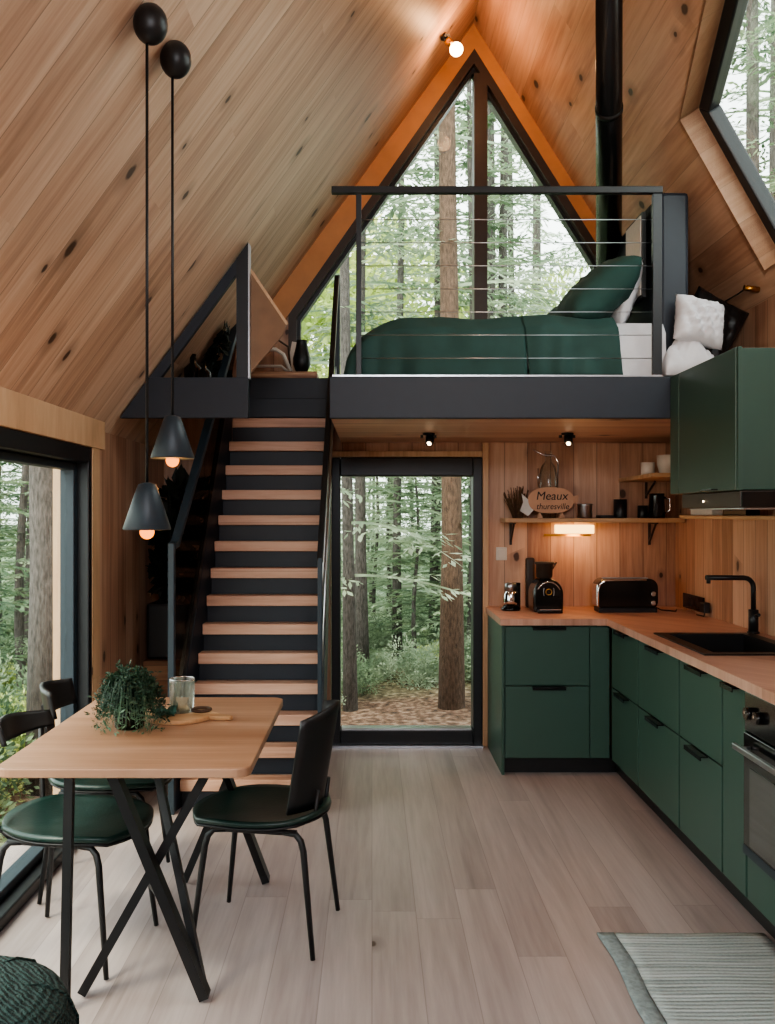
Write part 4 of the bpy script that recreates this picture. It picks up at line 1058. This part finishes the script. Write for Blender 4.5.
MB().grid(rugf, 12, 60).build('weave', M['rug'], rug, solid=.006)
def rugb(u, v):
    return V((.805+.06*u+.006*math.sin(v*23), 1.3+2.01*v, .0065+.0015*math.sin(v*21)))
MB().grid(rugb, 3, 60).build('border', M['rugborder'], rug, solid=.007)

# ------------------------------------------------------------------ outdoors
def gz(x, y):
    d = max(0, math.hypot(x*.8, y-3)-4)
    return -.36+.012*d+.0006*d*d+.05*math.sin(x*1.1+y*.7)
def gf(u, v):
    x = -26+52*u; y = -6+44*v
    return V((x, y, gz(x, y)))
gm = MB().grid(gf, 70, 60)
# keep ground below the house
for p in gm.v:
    if XL-1 < p.x < XR+1 and p.y < YB+.9: p.z = min(p.z, -.3)
struct(gm.build('ground', M['ground']), 'forest floor covered in leaf litter')

def spray_mesh(name, seed, nb, h, z0, rmax, leaf, fill=1.0, topr=.12):
    rnd = random.Random(seed); vs = []; fs = []
    def quad(p, a, b, L, w):
        i = len(vs); vs.extend((p, p+a*L*.5+b*w, p+a*L, p+a*L*.5-b*w)); fs.append((i, i+1, i+2, i+3))
    for k in range(nb):
        t = (k+rnd.random())/nb
        z = z0+(h-z0)*t; az = rnd.uniform(0, 2*PI)
        L = rmax*((1-t)**.8*(1-topr)+topr)*rnd.uniform(.65, 1.15)
        ax = V((math.cos(az), math.sin(az), 0)); sd = V((-ax.y, ax.x, 0))
        droop = rnd.uniform(.05, .35)
        p_prev = V((0, 0, z)); n = 12
        i0 = len(vs)
        for j in range(n+1):       # woody axis ribbon
            s = j/n; p = V((0, 0, z))+ax*L*s+V((0, 0, .12*s-droop*s*s*L))
            w = .012*(1-s)+.002; vs.extend((p+V((0, 0, w)), p-V((0, 0, w))))
            if j: fs.append((i0+2*j-2, i0+2*j-1, i0+2*j+1, i0+2*j))
        for j in range(2, n+1):
            s = j/n; p = V((0, 0, z))+ax*L*s+V((0, 0, .12*s-droop*s*s*L))
            tl_ = (.42*L*(1-s*.75))*rnd.uniform(.6, 1.1)
            for sg in (-1, 1):
                if rnd.random() > fill: continue
                d = (ax*.75+sd*sg*.8+V((0, 0, rnd.uniform(-.25, .1)))).normalized()
                m_ = max(3, int(tl_/leaf*1.9))
                for q in range(m_):
                    c = p+d*tl_*(q+rnd.random())/m_
                    a = (d+sd*rnd.uniform(-.6, .6)+ax*rnd.uniform(-.3, .5)+V((0, 0, rnd.uniform(-.55, .25)))).normalized()
                    b = a.cross(V((rnd.uniform(-.6, .6), rnd.uniform(-.6, .6), 1))).normalized()
                    quad(c, a, b, leaf*rnd.uniform(.7, 1.5), leaf*rnd.uniform(.13, .24))
    me = bpy.data.meshes.new(name); me.from_pydata([tuple(v) for v in vs], [], fs); return me
ARCH = [spray_mesh('crown_a', 1, 70, 9.0, .6, 1.7, .085, .75), spray_mesh('crown_b', 2, 60, 10.0, 1.2, 2.0, .09, .75),
        spray_mesh('crown_c', 3, 70, 6.0, .15, 1.3, .07), spray_mesh('crown_d', 4, 42, 11.0, 2.8, 2.2, .09, .65)]
def part_mesh(name, me, m, parent, scale=1.0, rot=0.0):
    me2 = me
    if not me2.materials: me2.materials.append(m)
    o_ = bpy.data.objects.new(name, me2); col.objects.link(o_); o_.parent = parent
    o_.scale = (scale,)*3 if not isinstance(scale, tuple) else scale; o_.rotation_euler.z = rot
    o_.material_slots[0].link = 'OBJECT'; o_.material_slots[0].material = m
    return o_
TI = 0
def tree(x, y, r, h, lab, arch=0, fm='fol_a', bm='bark', s=1.0, crown=True, lean=0.0, group='trees outside the cabin'):
    global TI; TI += 1
    rnd = random.Random(TI*13)
    z = gz(x, y)-.1
    t = thing('conifer_tree', lab, 'tree', (x, y, z), group)
    pts = []; rs = []
    for k in range(9):
        f = k/8
        pts.append((x+lean*f*h+.03*math.sin(f*7+TI), y+.03*math.cos(f*5+TI), z+h*f)); rs.append(r*(1.25 if k == 0 else 1)*(1-.6*f))
    MB().tube(pts, rs, 14).build('trunk', M[bm], t)
    if crown:
        me = ARCH[arch]; rot = rnd.uniform(0, 6.28)
        if x > XL-4 and x < XR+4 and y < YB+4:       # keep branches out of the cabin
            me = me.copy(); me.materials.clear(); b = bmesh.new(); b.from_mesh(me)
            W = Matrix.Translation((x, y, z)) @ Matrix.Rotation(rot, 4, 'Z') @ Matrix.Scale(s, 4)
            bad = []
            for v_ in b.verts:
                p = W @ v_.co
                if XL-.35 < p.x < XR+.3 and p.y < YB+.75 and p.z < min(lroof(p.x), rroof(p.x))+.5: bad.append(v_)
            bmesh.ops.delete(b, geom=bad, context='VERTS'); b.to_mesh(me); b.free()
        part_mesh('foliage', me, M[fm], t, s, rot)
    return t
# seen through the glass door / gable window
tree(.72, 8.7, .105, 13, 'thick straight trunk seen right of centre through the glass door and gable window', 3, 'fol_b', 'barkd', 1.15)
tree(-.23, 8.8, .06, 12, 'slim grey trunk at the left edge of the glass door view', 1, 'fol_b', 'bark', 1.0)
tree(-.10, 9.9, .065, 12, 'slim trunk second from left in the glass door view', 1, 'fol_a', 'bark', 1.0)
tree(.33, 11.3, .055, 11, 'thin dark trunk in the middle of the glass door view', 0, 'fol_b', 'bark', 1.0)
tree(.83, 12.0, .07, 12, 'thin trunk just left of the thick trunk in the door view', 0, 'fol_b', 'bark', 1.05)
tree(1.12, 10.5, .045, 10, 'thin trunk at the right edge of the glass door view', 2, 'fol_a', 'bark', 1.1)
yl = 'young low-branched conifer among the trunks behind the glass door'
for x, y, sc_ in ((-.5, 12.2, .6), (.25, 13.2, .7), (.5, 10.6, .42), (1.35, 12.6, .65), (.0, 15.5, .9), (1.2, 16, .9), (.62, 14.2, .75), (-1.0, 14.5, .8), (-.2, 11.0, .4), (.05, 12.4, .55), (.9, 10.9, .38), (1.5, 14.5, .85), (.35, 17, 1.0), (-.6, 17, 1.0), (2.0, 18, 1.1), (.85, 19, 1.1), (-.05, 20, 1.15)):
    tree(x, y, .03, 5.5*sc_, yl, 2, 'fol_e' if y < 11.5 else 'fol_b' if y < 16 else 'fol_d', 'bark', sc_, group='young conifers behind the glass door')  # needles get paler with distance, haze put into their colour
tree(1.4, 11.2, .05, 10, 'slim conifer just right of the mullion in the gable window', 0, 'fol_a', 'bark', 1.0)
tree(2.0, 13.4, .06, 12, 'conifer behind the right pane of the gable window', 1, 'fol_b', 'bark', 1.1)
# left window
tree(-2.16, 6.1, .118, 12, 'stout grey trunk close outside the left picture window', 3, 'fol_e', 'bark', 1.1)
tree(-4.6, 9.0, .09, 10, 'leafy conifer farther out beyond the left picture window', 0, 'fol_e', 'bark', 1.0)
tree(-3.6, 7.6, .05, 7, 'young conifer with low branches outside the left picture window', 2, 'fol_e', 'bark', 1.0)
# skylight side
tree(4.4, 7.4, .09, 12, 'conifer whose branches fill the skylight view', 0, 'fol_e', 'bark', 1.05)
tree(3.5, 8.6, .08, 12, 'conifer at the upper left of the skylight view', 1, 'fol_a', 'bark', 1.0)
tree(4.2, 8.2, .07, 11, 'bushy dense conifer in the middle of the skylight view', 2, 'fol_a', 'bark', 1.6)
tree(5.4, 9.8, .07, 11, 'bushy dense conifer lower right in the skylight view', 2, 'fol_e', 'bark', 1.7)
tree(5.0, 11.5, .09, 13, 'deep green conifer far back in the skylight view', 0, 'fol_e', 'bark', 1.25)
tree(6.6, 12.5, .09, 13, 'pale conifer at the right of the skylight view', 1, 'fol_a', 'bark', 1.2)
tree(5.8, 9.2, .1, 13, 'taller conifer behind, seen through the skylight', 1, 'fol_b', 'bark', 1.1)
for x, y, a_, fm_, sc_ in ((-3.4, 9.2, 2, 'fol_e', .7), (-5.2, 11.2, 0, 'fol_a', .9), (-4.2, 11.8, 2, 'fol_e', .9), (-6.6, 12.5, 1, 'fol_b', 1.0), (-3.0, 8.0, 2, 'fol_a', .45), (-5.8, 14.5, 0, 'fol_b', 1.1), (-7.4, 15, 1, 'fol_e', 1.1), (-4.6, 14, 0, 'fol_a', 1.0)):
    tree(x, y, .05, 8*sc_, 'green conifer in the thicket beyond the left picture window', a_, fm_, 'bark', sc_, group='conifers beyond the left window')
rt = random.Random(21)
far = 'slender misty conifer far back in the forest beyond the cabin'
n_far = 0
while n_far < 34:
    y = rt.uniform(11, 24); x = rt.uniform(-.75, .75)*y*.95+.3*rt.uniform(-1, 1)
    if abs(x-.72) < .5 and y < 13: continue
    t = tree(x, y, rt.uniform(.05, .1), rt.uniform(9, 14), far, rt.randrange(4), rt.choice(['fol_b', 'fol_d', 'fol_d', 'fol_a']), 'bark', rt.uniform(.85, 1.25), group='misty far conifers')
    n_far += 1
# understorey shrubs
def shrub_mesh(name, seed, n=1500):
    rnd = random.Random(seed)
    pts = [((rnd.uniform(-.4, .4), rnd.uniform(-.4, .4), rnd.uniform(.15, .7)), rnd.uniform(.18, .34)) for _ in range(9)]
    m = leafcloud(pts, n*2, 0, .06, rnd, .8, .2)
    for q in pts:
        m.tube([(0, 0, 0), (q[0][0]*.5, q[0][1]*.5, q[0][2]*.6), q[0]], .008, 4)
    me = bpy.data.meshes.new(name); me.from_pydata([tuple(v) for v in m.v], [], m.f); return me
SHR = [shrub_mesh('shrub_a', 5), shrub_mesh('shrub_b', 6)]
def shrub(x, y, s, fm, lab, grp):
    t = thing('shrub', lab, 'shrub', (x, y, gz(x, y)-.03), grp)
    part_mesh('foliage', SHR[rt.randrange(2)], M[fm], t, s, rt.uniform(0, 6))
shl = 'leafy undergrowth shrub among the trees behind the glass door'
for _ in range(34):
    y = rt.uniform(8.9, 13.5); x = rt.uniform(-.12, .2)*y*.9
    if abs(x-.72) < .5 and y < 9.6: y += 1.2
    shrub(x, y, rt.uniform(.25, .62), rt.choice(['fol_a', 'fol_a', 'fol_b', 'fol_b', 'fol_c']), shl, 'undergrowth behind the glass door')
shl = 'leafy undergrowth shrub on the ground outside the left window'
for _ in range(34):
    y = rt.uniform(5.0, 10.5); b = rt.uniform(-.55, -.3); x = b*y-.4
    if x > -2.3 and y < 6.6: x = -2.9
    shrub(x, y, rt.uniform(.4, 1.0), rt.choice(['fol_e', 'fol_e', 'fol_a', 'fol_c']), shl, 'undergrowth outside the left window')
tag_y = 'bright yellow-green broadleaf tree behind the gable window'
for k, (x, y, z, s) in enumerate(((-.6, 13.5, 2.8, 2.6), (.3, 15, 4.0, 2.8), (-1.8, 14.5, 3.6, 3.0), (2.2, 15, 3.2, 2.6))):
    lab = ('yellow-green broadleaf tree left of the thick trunk in the gable window', 'yellow-green broadleaf tree just behind the thick trunk', 'yellow-green broadleaf tree at the far left of the gable window', 'yellow-green broadleaf tree at the right of the gable window')[k]
    t = thing('broadleaf_tree', lab, 'tree', (x, y, gz(x, y)-.1), 'broadleaf trees')
    MB().tube([(x, y, gz(x, y)-.1), (x, y, z+s*.4)], [.07, .03], 8).build('trunk', M['bark'], t)
    o_ = part_mesh('foliage', SHR[k % 2], M['fol_c'], t, s, k); o_.location.z = z-gz(x, y)

# ------------------------------------------------------------------ lights
def light(name, typ, loc, energy, c, **kw):
    l = bpy.data.lights.new(name, typ); l.energy = energy; l.color = lin(c)[:3]
    for k, v in kw.items():
        if k not in ('target',): setattr(l, k, v)
    o_ = bpy.data.objects.new(name, l); col.objects.link(o_); o_.location = loc
    if 'target' in kw:
        o_.rotation_euler = (V(kw['target'])-V(loc)).to_track_quat('-Z', 'Y').to_euler()
    return o_
light('fill_behind', 'AREA', (.4, YF+.12, 2.72), 46, '#eef3ff', shape='RECTANGLE', size=1.8, size_y=.5, target=(.3, 4.4, .9))  # added fill lamp behind the camera to brighten the room
light('ceiling_fill', 'AREA', (.3, -.6, 2.9), 15, '#f6f4f2', size=1.6, target=(.3, 3.2, .6))
light('roof_fill', 'SPOT', (-.7, -1.6, 1.9), 280, '#ffe6cc', spot_size=.62, spot_blend=1.0, shadow_soft_size=.35, target=(1.45, 4.6, 3.1))
light('ridge_glow', 'POINT', bc+V((.03, -.07, -.02)), 6, '#ffc08a', shadow_soft_size=.05)
light('under_shelf_glow', 'POINT', (1.30, YB-.16, 1.35), 1.5, '#ffbe7c', shadow_soft_size=.05)
for x in (.326, 1.12):
    light('spot_beam', 'SPOT', (x, 5.285, LZ0-.075), 9.5, '#ffc69c', spot_size=1.9, spot_blend=.7, shadow_soft_size=.03, target=(x, 5.15, 0))
for y, z in ((2.571, 1.43), (2.82, 1.64)):
    light('pendant_glow', 'POINT', (-.61, y, z-.04), 1.8, '#ffb066', shadow_soft_size=.03)
light('sun', 'SUN', (-6, -4, 12), 4.0, '#fff3dc', angle=.35, target=(0, 4, 0))

# world: bright overcast sky, slightly green toward the horizon
w = bpy.data.worlds.new('forest_sky'); sc.world = w; w.use_nodes = True
nt = w.node_tree; nt.nodes.clear()
wo = nt.nodes.new('ShaderNodeOutputWorld'); bg = nt.nodes.new('ShaderNodeBackground'); tcw = nt.nodes.new('ShaderNodeTexCoord')
sx = nt.nodes.new('ShaderNodeSeparateXYZ'); rmp = nt.nodes.new('ShaderNodeValToRGB')
nt.links.new(tcw.outputs['Generated'], sx.inputs[0]); nt.links.new(sx.outputs[2], rmp.inputs[0])
e = rmp.color_ramp.elements
e[0].position = .0; e[0].color = (.78, .85, .80, 1); e[1].position = .35; e[1].color = (.88, .93, .93, 1)
nt.links.new(rmp.outputs[0], bg.inputs[0]); bg.inputs[1].default_value = 4.2
nt.links.new(bg.outputs[0], wo.inputs[0])

# ------------------------------------------------------------------ camera and view
cd = bpy.data.cameras.new('camera'); cam = bpy.data.objects.new('camera', cd); col.objects.link(cam)
cam.location = (0, 0, 1.5); cam.rotation_euler = (PI/2, 0, 0)
cd.sensor_width = 36; cd.lens = 930/1024*36; cd.shift_x = 15.5/1024; cd.shift_y = 2/1024; cd.clip_start = .05; cd.clip_end = 200
sc.camera = cam
sc.view_settings.view_transform = 'AgX'
try: sc.view_settings.look = 'AgX - Medium High Contrast'
except Exception: pass
sc.view_settings.exposure = .42
sc.cycles.use_denoising = True
sc.cycles.max_bounces = 8; sc.cycles.transparent_max_bounces = 16
sc.cycles.sample_clamp_indirect = 6
